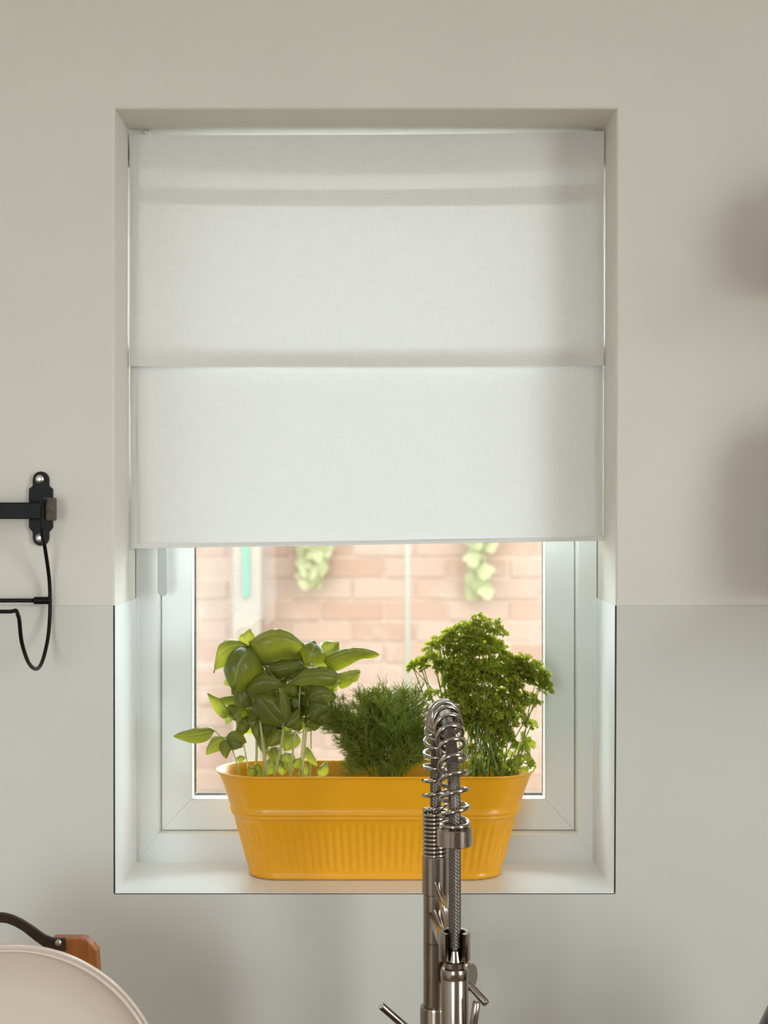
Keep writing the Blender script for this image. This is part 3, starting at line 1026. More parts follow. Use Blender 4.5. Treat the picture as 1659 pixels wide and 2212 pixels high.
def parsley_mesh(i, broad=False):
    rg = random.Random(100 + i)
    mb = MB()
    n = rg.randint(7, 9) if not broad else 4
    for k in range(n):
        an = 2 * PI * k / n + rg.uniform(-0.3, 0.3)
        el = rg.uniform(0.15, 1.1) if k else 1.4
        ax = Vector((math.cos(an) * math.cos(el), math.sin(an) * math.cos(el), math.sin(el))).normalized()
        nr = UP - ax * UP.dot(ax)
        nr = nr.normalized() if nr.length > 0.1 else Vector((math.cos(an + 2), math.sin(an + 2), 0))
        st = ax * rg.uniform(0.25, 0.5)
        mb.tube([(0, 0, 0), tuple(st)], 0.02, 4, cap=False)
        R = rg.uniform(0.55, 0.8) if not broad else rg.uniform(0.8, 1.05)
        fan(mb, st, ax, nr, R, rg.uniform(1.5, 2.4), rg, rg.uniform(0.16, 0.30) if not broad else 0.10, rg.choice((5, 6, 7)) if not broad else 5, 0.45 if not broad else 0.2)
        if not broad:
            ax2 = (ax + nr * rg.uniform(0.5, 1.0) + Vector((rg.uniform(-.4, .4), rg.uniform(-.4, .4), 0))).normalized()
            n2 = (nr - ax2 * nr.dot(ax2)).normalized()
            fan(mb, st * 0.9, ax2, n2, R * 0.75, 1.8, rg, 0.3, 5, 0.45)
    me_o = mb.build('parsley_proto', M_pars, None, smooth=True)
    me = me_o.data
    bpy.data.objects.remove(me_o)
    return me


PM = [parsley_mesh(i) for i in range(6)]
PMB = [parsley_mesh(20 + i, True) for i in range(3)]
PDD = 1.935
parsley = empty('parsley_plant', (P(1060, 1690, PDD).x, PDD - CAM_D, sz), 'curly parsley plant with frilly leaves behind the steel tap', 'plant')
rgp = random.Random(21)
clusters = [  # C2 x, y, size mm, depth mm
    (1110, 115, 9, 0), (1150, 140, 11, -4), (1215, 180, 12, 0), (1245, 210, 9, 4), (1160, 190, 11, 6), (1060, 180, 12, 0), (1010, 180, 12, 4), (960, 205, 12, 0), (915, 215, 11, 4), (900, 245, 10, -4),
    (850, 265, 11, 4), (805, 300, 10, 8), (880, 300, 9, 0), (820, 375, 11, 6), (735, 405, 11, 6), (690, 425, 9, 6), (760, 435, 8, 2), (870, 405, 10, 8), (910, 430, 11, 6), (860, 440, 8, 6),
    (960, 260, 13, -4), (1020, 250, 14, -8), (1090, 250, 14, -8), (1160, 270, 13, -4), (1210, 290, 12, 4), (1255, 330, 12, 6), (950, 330, 12, 0), (1000, 330, 14, -10), (1070, 340, 14, -14), (1140, 350, 14, -12), (1210, 370, 14, -8), (1280, 390, 13, 0),
    (950, 400, 12, -6), (1010, 420, 14, -14), (1080, 430, 15, -18), (1150, 440, 15, -16), (1220, 450, 14, -12), (1290, 460, 13, -4), (960, 470, 12, 4), (930, 510, 10, 8), (1010, 500, 13, -12), (1080, 510, 14, -20), (1160, 530, 14, -18), (1240, 540, 13, -10), (1300, 540, 12, 0),
    (1370, 385, 12, 0), (1340, 410, 12, 4), (1410, 410, 13, -4), (1460, 440, 13, 0), (1500, 475, 12, 4), (1520, 520, 12, 2), (1530, 560, 10, 0), (1500, 570, 9, 4), (1470, 530, 12, -2), (1430, 480, 13, -4), (1380, 450, 13, 0), (1350, 480, 12, 2), (1400, 510, 11, 4),
    (970, 560, 12, 0), (1010, 590, 13, -8), (1080, 590, 14, -16), (1150, 610, 14, -18), (1220, 620, 14, -12), (1290, 610, 13, -4), (1340, 570, 12, 0), (820, 600, 9, -4), (790, 595, 8, 0), (905, 610, 8, 4), (960, 640, 10, 0), (1000, 670, 12, -6), (1060, 670, 13, -14), (1130, 690, 14, -16), (1200, 700, 14, -14), (1270, 700, 13, -8), (1330, 660, 12, 0),
    (1380, 620, 12, 2), (1430, 620, 10, 6), (1465, 655, 9, 10), (1360, 720, 11, 2), (1300, 760, 12, -4), (1240, 780, 13, -8), (1170, 770, 13, -14), (1100, 760, 13, -12), (1040, 750, 12, -6), (1380, 770, 9, 8), (1420, 790, 9, 10), (1210, 840, 12, -8), (1150, 850, 12, -10), (1270, 840, 11, -2), (1090, 830, 10, -6),
    (1300, 900, 10, 4), (1230, 930, 10, 0), (1160, 950, 10, -4), (1090, 940, 9, 4), (1260, 1020, 10, 2), (1190, 1040, 11, 0), (1120, 1050, 10, 4), (1060, 1060, 10, 6), (1040, 960, 8, 8),
]
broad = [(1360, 900, 13, 8), (1410, 920, 11, 12), (1330, 960, 12, 8), (1390, 960, 9, 6), (1390, 1035, 13, 2), (1420, 1050, 10, 4), (1350, 1060, 13, 0), (1300, 1070, 11, -4), (1240, 1080, 10, -6), (1470, 660, 9, 10), (1440, 800, 9, 12)]
pts3 = []


def place_leaf(me, c, size, tilt_to, rg):
    o = bpy.data.objects.new('leaf', me)
    COL.objects.link(o)
    o.parent = parsley
    ORG[o] = c
    o.location = c - ORG[parsley]
    z = (UP * 0.8 + tilt_to * 0.8 + Vector((rg.uniform(-.35, .35), rg.uniform(-.35, .35), rg.uniform(-.1, .3)))).normalized()
    q = z.to_track_quat('Z', 'Y') @ Euler((0, 0, rg.uniform(0, 6.28))).to_quaternion()
    o.rotation_mode = 'QUATERNION'
    o.rotation_quaternion = q
    s = size / 1000
    o.scale = (s, s, s * rg.uniform(0.85, 1.1))
    return o


cen = C2(1130, 640, PDD)
for (x, y, sz_mm, dd) in clusters:
    c = C2(x, y, PDD + dd / 1000)
    pts3.append(c)
    place_leaf(rgp.choice(PM), c, sz_mm * rgp.uniform(1.08, 1.32), (c - cen).normalized(), rgp)
for (x, y, sz_mm, dd) in broad:
    c = C2(x, y, PDD + dd / 1000)
    pts3.append(c)
    place_leaf(rgp.choice(PMB), c, sz_mm, (c - cen).normalized(), rgp)
ppoly = [(960, 220), (1120, 210), (1240, 320), (1330, 430), (1430, 470), (1400, 600), (1340, 740), (1240, 840), (1060, 800), (960, 640), (930, 420)]
k = 0
while k < 70:
    x, y = rgp.uniform(930, 1430), rgp.uniform(220, 840)
    if not inside((x, y), ppoly): continue
    k += 1
    c = C2(x, y, PDD + rgp.uniform(-12, 40) / 1000)
    place_leaf(rgp.choice(PM), c, rgp.uniform(10, 14), (c - cen).normalized(), rgp)
# stems: from the soil to leaf groups
for i in range(46):
    bx = rgp.uniform(985, 1340)
    b = C2(bx, 1130, PDD + rgp.uniform(-22, 30) / 1000); b.z = sz - 0.002
    t = rgp.choice(pts3[:-11]) if i > 10 else pts3[i * 5]
    m1 = b.lerp(t, 0.35) + Vector((rgp.uniform(-.006, .006), rgp.uniform(-.006, .006), 0.012))
    m2 = b.lerp(t, 0.75) + Vector((0, 0, 0.008))
    path = smooth_path([b, m1, m2, t], 5)
    m = len(path)
    MB().tube(path, [0.0011 * (1 - 0.5 * j / m) for j in range(m)], 6).build('stem', M_pstem, parsley, smooth=True)
for t in pts3[-11:] + pts3[10:18]:
    b = C2(rgp.uniform(1150, 1330) if t in pts3[-11:] else rgp.uniform(930, 1010), 1130, PDD); b.z = sz - 0.002
    m1 = b.lerp(t, 0.5) + Vector((0, 0, 0.01))
    MB().tube(smooth_path([b, m1, t], 6), 0.0008, 6).build('stem', M_pstem, parsley, smooth=True)


# ---- DILL
def dill_mesh(i):
    rg = random.Random(300 + i)
    mb = MB()
    n = 16
    bend = rg.uniform(0.05, 0.22)
    path = [Vector((bend * (t / n) ** 2, rg.uniform(-.006, .006), t / n)) for t in range(n + 1)]
    mb.tube(path, [0.010 - 0.006 * t / n for t in range(n + 1)], 4, cap=False)

    def thread(a, b, r):
        d = (b - a).normalized()
        u = d.orthogonal().normalized(); w = d.cross(u)
        base = len(mb.v)
        for p, rr in ((a, r), (b, r * 0.5)):
            for k in range(3):
                mb.v.append(p + (u * math.cos(2.094 * k) + w * math.sin(2.094 * k)) * rr)
        for k in range(3):
            mb.f.append((base + k, base + (k + 1) % 3, base + 3 + (k + 1) % 3, base + 3 + k)); mb.m.append(0)

    for k in range(8, n + 1):
        p = path[k]
        s = k / n
        for side in range(2 if k < n else 4):
            az = rg.uniform(0, 6.28)
            el = rg.uniform(0.5, 1.15)
            d = Vector((math.cos(az) * math.cos(el), math.sin(az) * math.cos(el), math.sin(el)))
            L = rg.uniform(0.16, 0.34) * (1.15 - 0.6 * s)
            q = p + d * L
            thread(p, q, 0.0044)
            for m in range(rg.randint(7, 11)):
                f = rg.uniform(0.25, 1.0)
                a = p.lerp(q, f)
                dv = (d + Vector((rg.uniform(-1, 1), rg.uniform(-1, 1), rg.uniform(-.5, .9))) * 0.9).normalized()
                e = a + dv * rg.uniform(0.06, 0.15)
                thread(a, e, 0.0037)
                if rg.random() < 0.5:
                    dv2 = (dv + Vector((rg.uniform(-1, 1), rg.uniform(-1, 1), rg.uniform(-1, 1))) * 0.7).normalized()
                    thread(a.lerp(e, 0.5), a.lerp(e, 0.5) + dv2 * rg.uniform(0.04, 0.08), 0.0034)
    me_o = mb.build('dill_proto', M_dill)
    me = me_o.data
    bpy.data.objects.remove(me_o)
    return me


DM = [dill_mesh(i) for i in range(9)]
DD = 1.932
dill = empty('dill_plant', (C2(530, 1130, DD).x, DD - CAM_D, sz), 'feathery green dill plant between the basil and the parsley', 'plant')
rgd = random.Random(7)


def dill_frond(b, t, roll=None):
    o = bpy.data.objects.new('frond', rgd.choice(DM))
    COL.objects.link(o)
    o.parent = dill
    ORG[o] = b
    o.location = b - ORG[dill]
    z = (t - b)
    o.rotation_mode = 'QUATERNION'
    o.rotation_quaternion = z.to_track_quat('Z', 'Y') @ Euler((0, 0, rgd.uniform(0, 6.28) if roll is None else roll)).to_quaternion()
    L = z.length
    o.scale = (L, L, L)


for i in range(58):
    u = (i + rgd.random()) / 58
    # sweep of frond tips from the left, over the top, to the right
    an = math.radians(146 - 112 * u)
    R = (0.62 + 0.38 * rgd.random() ** 0.6) * (400 if u < 0.3 else 470 if u < 0.72 else 330)
    bx = 540 + rgd.uniform(-45, 60)
    b = C2(bx, 1130, DD + rgd.uniform(-26, 30) / 1000); b.z = sz - 0.001
    tx, ty = 520 + R * math.cos(an), 1085 - R * math.sin(an)
    dill_frond(b, C2(tx, ty, DD + rgd.uniform(-40, 40) / 1000))
# arching fronds on the left, and short ones close to the rim
for i in range(26):
    b = C2(rgd.uniform(330, 460), rgd.uniform(820, 950), DD + rgd.uniform(-20, 20) / 1000)
    t = C2(rgd.uniform(110, 270), rgd.uniform(650, 800), DD + rgd.uniform(-30, 20) / 1000)
    dill_frond(b, t)
for i in range(8):
    b = C2(rgd.uniform(480, 610), 1125, DD + rgd.uniform(-30, -10) / 1000); b.z = sz
    t = C2(rgd.uniform(380, 700), rgd.uniform(900, 1010), DD + rgd.uniform(-48, -20) / 1000)
    dill_frond(b, t)
for (x, y, e) in ((250, 990, -20), (275, 1010, -24), (235, 1040, -10)):
    b = C2(350, 1125, DD); b.z = sz
    dill_frond(b, C2(x, y, DD + e / 1000))
for i in range(9):
    bx = rgd.uniform(440, 630)
    b = C2(bx, 1130, DD + rgd.uniform(-30, 10) / 1000); b.z = sz
    t = C2(bx + rgd.uniform(-140, 140), rgd.uniform(760, 940), DD - rgd.uniform(0, 0.03))
    MB().tube(smooth_path([b, b.lerp(t, 0.5) + Vector((0, -0.004, 0.006)), t], 5), 0.0009, 6).build('stem', M_pstem, dill, smooth=True)

# ================================================================== TAP
T0 = Vector((0.0593, -0.14, 0.90))
tap = empty('kitchen_tap', T0, 'tall brushed steel spring-neck kitchen tap in front of the window', 'tap')
T1 = Vector((0.0722, -0.33, 0.90))
uh = Vector((T1.x - T0.x, T1.y - T0.y, 0)); span = uh.length; uh.normalize()
RA = span / 2
ARC_Z = 1.365


def zt(py, d): return PZ(py, d)


cx, cy = T0.x, T0.y
body = MB()
body.lathe([(0.026, 0.0), (0.026, 0.006), (0.0195, 0.009), (0.0180, 0.012), (0.0180, 0.2095), (0.0172, 0.2125), (0.0146, 0.2130)], T0, n=40)
body.build('tap_base', M_steel, tap, angle=30)
pole = MB()
z_seams = [0.2125, zt(2034, 1.70) - 0.90, zt(1967, 1.70) - 0.90, 0.3425]
pr = []
for i in range(3):
    a, b = z_seams[i], z_seams[i + 1]
    pr += [(0.0134, a + 0.0002), (0.0142, a + 0.0008), (0.0142, b - 0.0008), (0.0134, b - 0.0002)]
pole.lathe(pr, T0, n=40)
pole.build('riser_pole', M_steel, tap, angle=30)
col = MB()
zc0, zc1 = zt(1930, 1.70) - 0.90, zt(1847, 1.70) - 0.90
col.lathe([(0.0145, zc0), (0.0156, zc0 + 0.0008), (0.0156, zc1 - 0.0012), (0.0148, zc1), (0.0120, zc1), (0.0118, zc1 - 0.003)], T0, n=40)
collar = col.build('collar', M_steel, tap, angle=30)


def neck(s):
    """point and length along the neck: up, half circle towards the viewer, down"""
    up = ARC_Z - (0.90 + zc1)
    arc = PI * RA
    base = Vector((cx, cy, 0.90 + zc1))
    if s <= up: return base + UP * s
    if s <= up + arc:
        a = (s - up) / RA
        return Vector((cx, cy, ARC_Z)) + uh * (RA * (1 - math.cos(a))) + UP * (RA * math.sin(a))
    return Vector((cx, cy, ARC_Z)) + uh * (2 * RA) - UP * (s - up - arc)


UPL = ARC_Z - (0.90 + zc1)
TOT = UPL + PI * RA
# spring: tight turns at the bottom, open turns over the arch
side = uh.cross(UP).normalized()
TIGHT = zt(1750, 1.70) - (0.90 + zc1)
NT1, NT2 = 11, 19.6
RING_S = TOT + 0.004
turns = []
n_per = 22
steps1 = int(NT1 * n_per)
steps2 = int(NT2 * n_per)
for i in range(steps1):
    turns.append((i / steps1 * TIGHT, 2 * PI * NT1 * i / steps1))
for i in range(steps2 + 1):
    turns.append((TIGHT + (RING_S - TIGHT) * i / steps2, 2 * PI * NT1 + 2 * PI * NT2 * i / steps2))
a_end = turns[-1][1]
for i in range(1, 20):
    turns.append((RING_S + 0.0012 * i / 20, a_end + 2 * PI * i / n_per))
sp_pts = []
for s, a in turns:
    p = neck(s)
    t = (neck(min(s + 0.0005, TOT + 0.02)) - neck(max(s - 0.0005, 0))).normalized()
    n1 = side
    n2 = t.cross(side).normalized()
    r = 0.0140 if s > TIGHT else 0.0134
    sp_pts.append(p + (n1 * math.cos(a) + n2 * math.sin(a)) * r)
spring = MB().tube(sp_pts, 0.0023, 10)
spring.build('spring_coil', M_chrome, tap, smooth=True)['label'] = 'open polished spring coil around the hose'
# braided hose
hz_end = zt(2052, 1.51)
hp = []
s = 0.0
while s < TOT + (ARC_Z - hz_end):
    hp.append(neck(s)); s += 0.004
hm = MB()
NH = 24
m = len(hp)
hm.uv = []
for i in range(m):
    t = (hp[min(i + 1, m - 1)] - hp[max(i - 1, 0)]).normalized()
    n2 = t.cross(side).normalized()
    for k in range(NH + 1):
        a = 2 * PI * k / NH
        hm.v.append(hp[i] + (side * math.cos(a) + n2 * math.sin(a)) * 0.0064)
        hm.uv.append((k / NH, i * 0.004 / 0.0036))
for i in range(m - 1):
    for k in range(NH):
        a = i * (NH + 1) + k
        hm.f.append((a, a + 1, a + NH + 2, a + NH + 1)); hm.m.append(0)
hm.build('hose', M_braid, tap, smooth=True)['label'] = 'braided steel hose inside the spring'
# ring at the end of the spring
fx, fy = cx + uh.x * span, cy + uh.y * span
zr1, zr0 = zt(1789, 1.51), zt(1826, 1.51)
rg_ = MB()
rg_.lathe([(0.0075, zr1), (0.0172, zr1), (0.0179, zr1 - 0.0007), (0.0179, zr0 + 0.0007), (0.0172, zr0), (0.0075, zr0)], (fx, fy, 0), n=40, cap0=False, cap1=False)
rg_.f.append(tuple()) if False else None
rg_.build('spring_end_ring', M_steel, tap, angle=30)
# C-shaped holder
zh1, zh0 = zt(2012, 1.51), zt(2076, 1.505)
hl = MB()
secs = []
for k in range(37):
    a = -PI / 2 + math.radians(40) + (2 * PI - math.radians(80)) * k / 36
    c, s_ = math.cos(a), math.sin(a)
    secs.append([(fx + c * r, fy + s_ * r, z) for r, z in ((0.0112, zh0), (0.0156, zh0), (0.0160, zh0 + 0.0006), (0.0160, zh1 - 0.0006), (0.0156, zh1), (0.0112, zh1))])
hl.rings(secs)
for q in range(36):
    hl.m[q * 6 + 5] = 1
holder = hl.build('spray_holder', [M_steel, M_steel_d], tap, angle=40)
hi = MB().lathe([(0.0113, zh0 + 0.0004), (0.0113, zh1 - 0.0006)], (fx, fy, 0), n=40, cap0=False, cap1=False)
# the arm carrying the holder
za = 1.2165
arm = MB()
pa = Vector((cx, cy, za)) + uh * 0.010
pb = Vector((fx, fy, za + 0.004)) - uh * 0.013
arm.tube([pa, pa.lerp(pb, 0.5), pb], [0.0100, 0.0095, 0.0088], 20)
arm.build('holder_arm', M_steel, tap, smooth=True)
rod = MB()
ra = P(943, 1911, 1.70 - 0.012); rb = Vector((fx, fy, zh1 - 0.006)) - uh * 0.014
rod.tube([ra, rb], 0.0043, 14)
rod.build('brace_rod', M_steel, tap, smooth=True)
# spray head
hd = MB()
zb = zt(2090, 1.51)
hd.lathe([(0.0046, hz_end + 0.007), (0.0050, hz_end + 0.001), (0.0062, hz_end - 0.0002), (0.0070, zh0 + 0.006), (0.0086, zh0 - 0.001), (0.0110, zh0 - 0.002), (0.0110, zb + 0.006), (0.0108, zb + 0.001), (0.0134, zb - 0.0002), (0.0140, zb - 0.002), (0.0140, zb - 0.010), (0.0138, zb - 0.0105), (0.0140, zb - 0.011), (0.0140, 1.10), (0.0155, 1.085), (0.0165, 1.05), (0.0150, 1.045)], (fx, fy, 0), n=40)
head = hd.build('spray_head', M_steel, tap, angle=30)
# trigger lever next to the spray head
tr = MB()
t0 = P(1029.5, 2165, 1.49); t1 = P(1012, 2290, 1.50)
tr.tube([t0 + (t0 - t1).normalized() * 0.0015, t0, t1], [0.0022, 0.0040, 0.0040], 14)
tr.build('trigger_lever', M_steel, head, smooth=True)
# mixer hub and its lever on the right
hubc = Vector((cx, cy, zt(2119, 1.66)))
hdv = Vector((0.82, -0.57, 0)).normalized()
hub = MB()
hub.lathe([(0.0155, 0.016), (0.0155, 0.0465), (0.0147, 0.0475)], hubc, axis=hdv, n=36)
hubo = hub.build('mixer_hub', M_steel, tap, angle=30)
lv = MB()
l0 = hubc + hdv * 0.034; l1 = P(1051, 2168, 1.655)
dvec = (l1 - l0).normalized()
lv.tube([l0, l1 - dvec * 0.001, l1], [0.0043, 0.0043, 0.0036], 14)
lv.build('mixer_lever', M_steel, hubo, angle=40)
# second lever on the left
ll = MB()
a0 = P(823, 2172, 1.66); a1 = Vector((cx, cy, zt(2275, 1.70)))
dv = (a0 - a1).normalized()
ll.tube([a1, a0 - dv * 0.001, a0], [0.0044, 0.0044, 0.0037], 14)
ll.build('tap_lever', M_chrome, tap, angle=40)

# ================================================================== LEFT: RAIL AND WIRE BASKET
rail = empty('wall_rail', P(88, 1100, CAM_D), 'black steel wall rail with screwed end bracket left of the window', 'rail')


def bracket(cxp):
    d = CAM_D - 0.004
    sc = d / FPX
    ctr = P(cxp, 1099, d)
    k = 1 / 4.425 * sc
    pts = []
    for (y, w_) in ((250, 77), ):
        for i in range(9):
            an = PI - PI * i / 8
            pts.append((77 * math.cos(an), (530 - 250) + 77 * math.sin(an)))
    pts += [(77, 220), (113, 190), (113, -180), (77, -225)]
    for i in range(9):
        an = -PI * i / 8
        pts.append((77 * math.cos(an), -(808 - 530) + 77 * math.sin(an)))
    pts += [(-77, -225), (-113, -180), (-113, 190), (-77, 220)]
    poly = [(ctr.x + a * k, ctr.z + b * k) for a, b in pts]
    ins = [(ctr.x + a * k * 0.985, ctr.z + b * k * 0.993) for a, b in pts]
    mb = MB()
    mb.rings([[(x, -0.0003, z) for x, z in poly], [(x, -0.0042, z) for x, z in poly], [(x, -0.005, z) for x, z in ins]])
    br = mb.build('bracket', M_black, rail)
    for b in (283, -278):
        sm = MB()
        c = (ctr.x - 8 * k, -0.005, ctr.z + b * k)
        sm.lathe([(0.0052, 0.0), (0.0052, 0.0006), (0.0040, 0.0018), (0.0018, 0.0021), (0.0016, 0.0012), (0.0002, 0.0011)], c, axis=(0, -1, 0), n=20)
        sm.build('screw', M_screw, br, angle=40)
    return ctr


c1 = bracket(88)
bracket(-560)
rz0, rz1 = PZ(1121, 1.805), PZ(1085.5, 1.805)
xr_ = PX(100, 1.805)
MB().box((PX(-580, 1.805), -0.040, rz0), (xr_, -0.030, rz1), 0.0012).build('bar', M_black, rail)
for cxp in (88, -560):
    q = P(cxp, 1103, 1.83)
    MB().box((q.x - 0.006, -0.031, rz0 + 0.002), (q.x + 0.006, -0.0049, rz1 - 0.002), 0.001).build('spacer_block', M_black, rail)
ec = MB()
ea, eb = P(99, 1125, 1.80), P(118, 1075, 1.80)
ec.box((ea.x, -0.0425, ea.z), (eb.x, -0.027, eb.z), 0.0015)
eco = ec.build('end_cap', M_cap, rail)
eco['label'] = 'worn brown end cap of the rail'
MB().lathe([(0.0042, 0), (0.0042, 0.0008), (0.0028, 0.0009), (0.0026, 0.0003), (0.0004, 0.0002)], ((ea.x + eb.x) / 2 - 0.001, -0.0425, (ea.z + eb.z) / 2), axis=(0, -1, 0), n=18).build('cap_ring', M_cap, eco, angle=30)

bk = empty('wire_basket', P(60, 1446, 1.75), 'black wire basket hanging from the wall rail', 'basket')
BX = -0.4125


def side_wire(X):
    pts = []
    for (px, py) in ((91, 1062), (92, 1088), (90, 1143), (97, 1183), (106, 1247), (108, 1296), (107, 1342), (102, 1387), (90, 1432), (77, 1445), (61, 1430), (47, 1387), (42, 1342), (39, 1329)):
        d = BX * FPX / (px - 829.5)
        if py in (1062,): d = 1.795
        q = P(px, py, d)
        pts.append(Vector((X, q.y, q.z)))
    # hook over the rail
    pts[0] = Vector((X, -0.0445, rz1 + 0.003))
    pts.insert(0, Vector((X, -0.034, rz1 + 0.0045)))
    pts.insert(0, Vector((X, -0.0265, rz1 - 0.002)))
    return pts


sw = side_wire(BX)
frz = PZ(1321, BX * FPX / (39 - 829.5)); fry = sw[-1].y
BX2 = -0.74
other = [Vector((BX2, p.y, p.z)) for p in side_wire(BX)]
full = sw + [Vector((BX - 0.0025, fry + 0.0005, frz + 0.0010)), Vector((BX - 0.008, fry, frz)), Vector((BX - 0.02, fry, frz))]
full2 = [Vector((BX2 + 0.02, fry, frz)), Vector((BX2 + 0.008, fry, frz)), Vector((BX2 + 0.0025, fry, frz + 0.001))] + other[::-1]
wp = smooth_path(full, 5) + smooth_path(full2, 5)
MB().tube(wp, 0.0023, 10).build('frame_wire', M_black, bk, smooth=True)
yb = P(108, 1297, 1.824)
MB().tube([(BX + 0.0005, yb.y - 0.002, yb.z), (BX2, yb.y - 0.002, yb.z)], 0.0025, 10).build('cross_bar', M_black, bk, smooth=True)
fa = P(75, 1297, 1.824)
MB().lathe([(0.0030, -0.0006), (0.0046, 0), (0.0046, 0.0175), (0.0034, 0.0205), (0.0022, 0.0215)], (fa.x, yb.y - 0.002, yb.z), axis=(1, 0, 0), n=18).build('ferrule', M_black, bk, angle=40)
for i in range(1, 7):
    X = -0.49 + (BX2 + 0.49) * (i - 1) / 6
    q = [Vector((X, p.y, p.z)) for p in sw[7:]]
    q = [Vector((X, yb.y - 0.002, yb.z))] + q[1:] + [Vector((X, fry, frz))]
    MB().tube(smooth_path(q, 4), 0.0013, 8).build('basket_wire', M_black, bk, smooth=True)

# ================================================================== BOTTOM LEFT: RACK, TRAY, BOARD
TR_D = 1.50
tc_ = P(15.6, 2393, TR_D)
RT = 348 / FPX * TR_D
rack_z = tc_.z - RT - 0.002
tray = empty('round_tray', (tc_.x, tc_.y, tc_.z - RT), 'round cream enamel tray with a double ridged rim standing upright', 'tray')
ax = Vector((0.06, -1, 0.10)).normalized()
tm = MB()
tm.lathe([(0.0001, -0.012), (RT * 0.80, -0.012), (RT * 0.97, -0.001), (RT * 0.997, 0.0025), (RT, 0.0045), (RT * 0.992, 0.0068)], tc_, axis=ax, n=128, cap1=False)
tm.build('tray_back', M_cream_rim, tray, smooth=True)
tm = MB()
tm.lathe([(RT * 0.992, 0.0068), (RT * 0.987, 0.0070), (RT * 0.982, 0.0060), (RT * 0.979, 0.0036), (RT * 0.975, 0.0032), (RT * 0.971, 0.0046), (RT * 0.967, 0.0078), (RT * 0.962, 0.0090), (RT * 0.956, 0.0088), (RT * 0.951, 0.0070), (RT * 0.945, 0.0034)], tc_, axis=ax, n=128, cap0=False, cap1=False)
tm.build('rim', M_cream_rim, tray, smooth=True)['label'] = 'double ridged rim of the tray'
tm = MB()
tm.lathe([(RT * 0.945, 0.0034), (RT * 0.91, 0.0006), (RT * 0.86, -0.0025), (RT * 0.80, -0.0062), (RT * 0.70, -0.0082), (RT * 0.4, -0.0088), (0.0001, -0.0088)], tc_, axis=ax, n=128, cap0=False)
tm.build('dish', M_cream, tray, smooth=True)

BDD = 1.60
board = empty('chopping_board', P(160, 2212, BDD), 'orange-brown wooden board handle with a dark leather strap behind the cream tray', 'board')
bp_ = [(103, 2040), (112, 2029), (176, 2029), (186, 2031), (199, 2044), (208, 2056), (209.5, 2075), (213, 2130), (217, 2185)]
poly = [P(x, y, BDD) for x, y in bp_]
poly = [(p.x, p.z) for p in poly]
bz = rack_z + 0.003
poly += [(PX(235, BDD), PZ(2260, BDD)), (PX(235, BDD), bz), (PX(15, BDD), bz), (PX(15, BDD), PZ(2260, BDD)), (PX(85, BDD), PZ(2190, BDD)), (PX(100, BDD), PZ(2110, BDD))]
y0 = BDD - CAM_D
cxm = PX(150, BDD)
ins = [(cxm + (x - cxm) * 0.975, z - 0.0009) for x, z in poly]
mb = MB()
mb.rings([[(x, y0 + 0.019, z) for x, z in ins], [(x, y0 + 0.018, z) for x, z in poly], [(x, y0 + 0.0015, z) for x, z in poly], [(x, y0, z) for x, z in ins]])
mb.build('board_body', M_wood, board)
# strap: flat band leaving the rivet and looping left
cl = [(142, 2040), (128, 2040), (112, 2038), (95, 2030), (76, 2017), (57, 2003), (38, 1992), (18, 1984), (-2, 1982), (-24, 1988), (-44, 2004), (-58, 2030), (-62, 2062), (-54, 2095), (-34, 2122), (-10, 2135)]
hwid = [14.5, 15, 15, 14, 13.5, 13, 12.5, 12, 11.5, 11.5, 11.5, 12, 12, 12, 12, 12]
dy = [-.0035, -.0035, -.004, -.007, -.010, -.012, -.013, -.014, -.014, -.014, -.013, -.011, -.009, -.006, -.003, -.001]
cpt = [P(x, y, BDD + e) for (x, y), e in zip(cl, dy)]
cpt = smooth_path(cpt, 4)
mcl = len(cpt)
secs = []
for i, p in enumerate(cpt):
    t = (cpt[min(i + 1, mcl - 1)] - cpt[max(i - 1, 0)]); t.y = 0; t.normalize()
    nrm = Vector((-t.z, 0, t.x))
    hw = hwid[min(i // 4, len(hwid) - 1)] / FPX * BDD
    th = 0.0016
    tw = 0.5 * math.sin(min(1, i / mcl * 1.4) * PI)
    nn = (nrm * math.cos(tw) + Vector((0, 1, 0)) * math.sin(tw))
    tt = t.cross(nn).normalized()
    secs.append([p + nn * hw * 0.96 - tt * th, p + nn * hw - tt * th * 0.4, p + nn * hw + tt * th * 0.4, p + nn * hw * 0.96 + tt * th, p - nn * hw * 0.96 + tt * th, p - nn * hw + tt * th * 0.4, p - nn * hw - tt * th * 0.4, p - nn * hw * 0.96 - tt * th])
mb = MB(); mb.rings(secs)
strap = mb.build('leather_strap', M_leather, board, angle=50)
strap['label'] = 'dark brown leather carrying strap'
rv = P(126, 2036, BDD - 0.0055)
MB().lathe([(0.0042, 0.0), (0.0042, 0.0006), (0.0036, 0.0018), (0.0022, 0.0027), (0.0003, 0.003)], rv, axis=(0, -1, 0), n=20).build('rivet', M_rivet, strap, smooth=True)

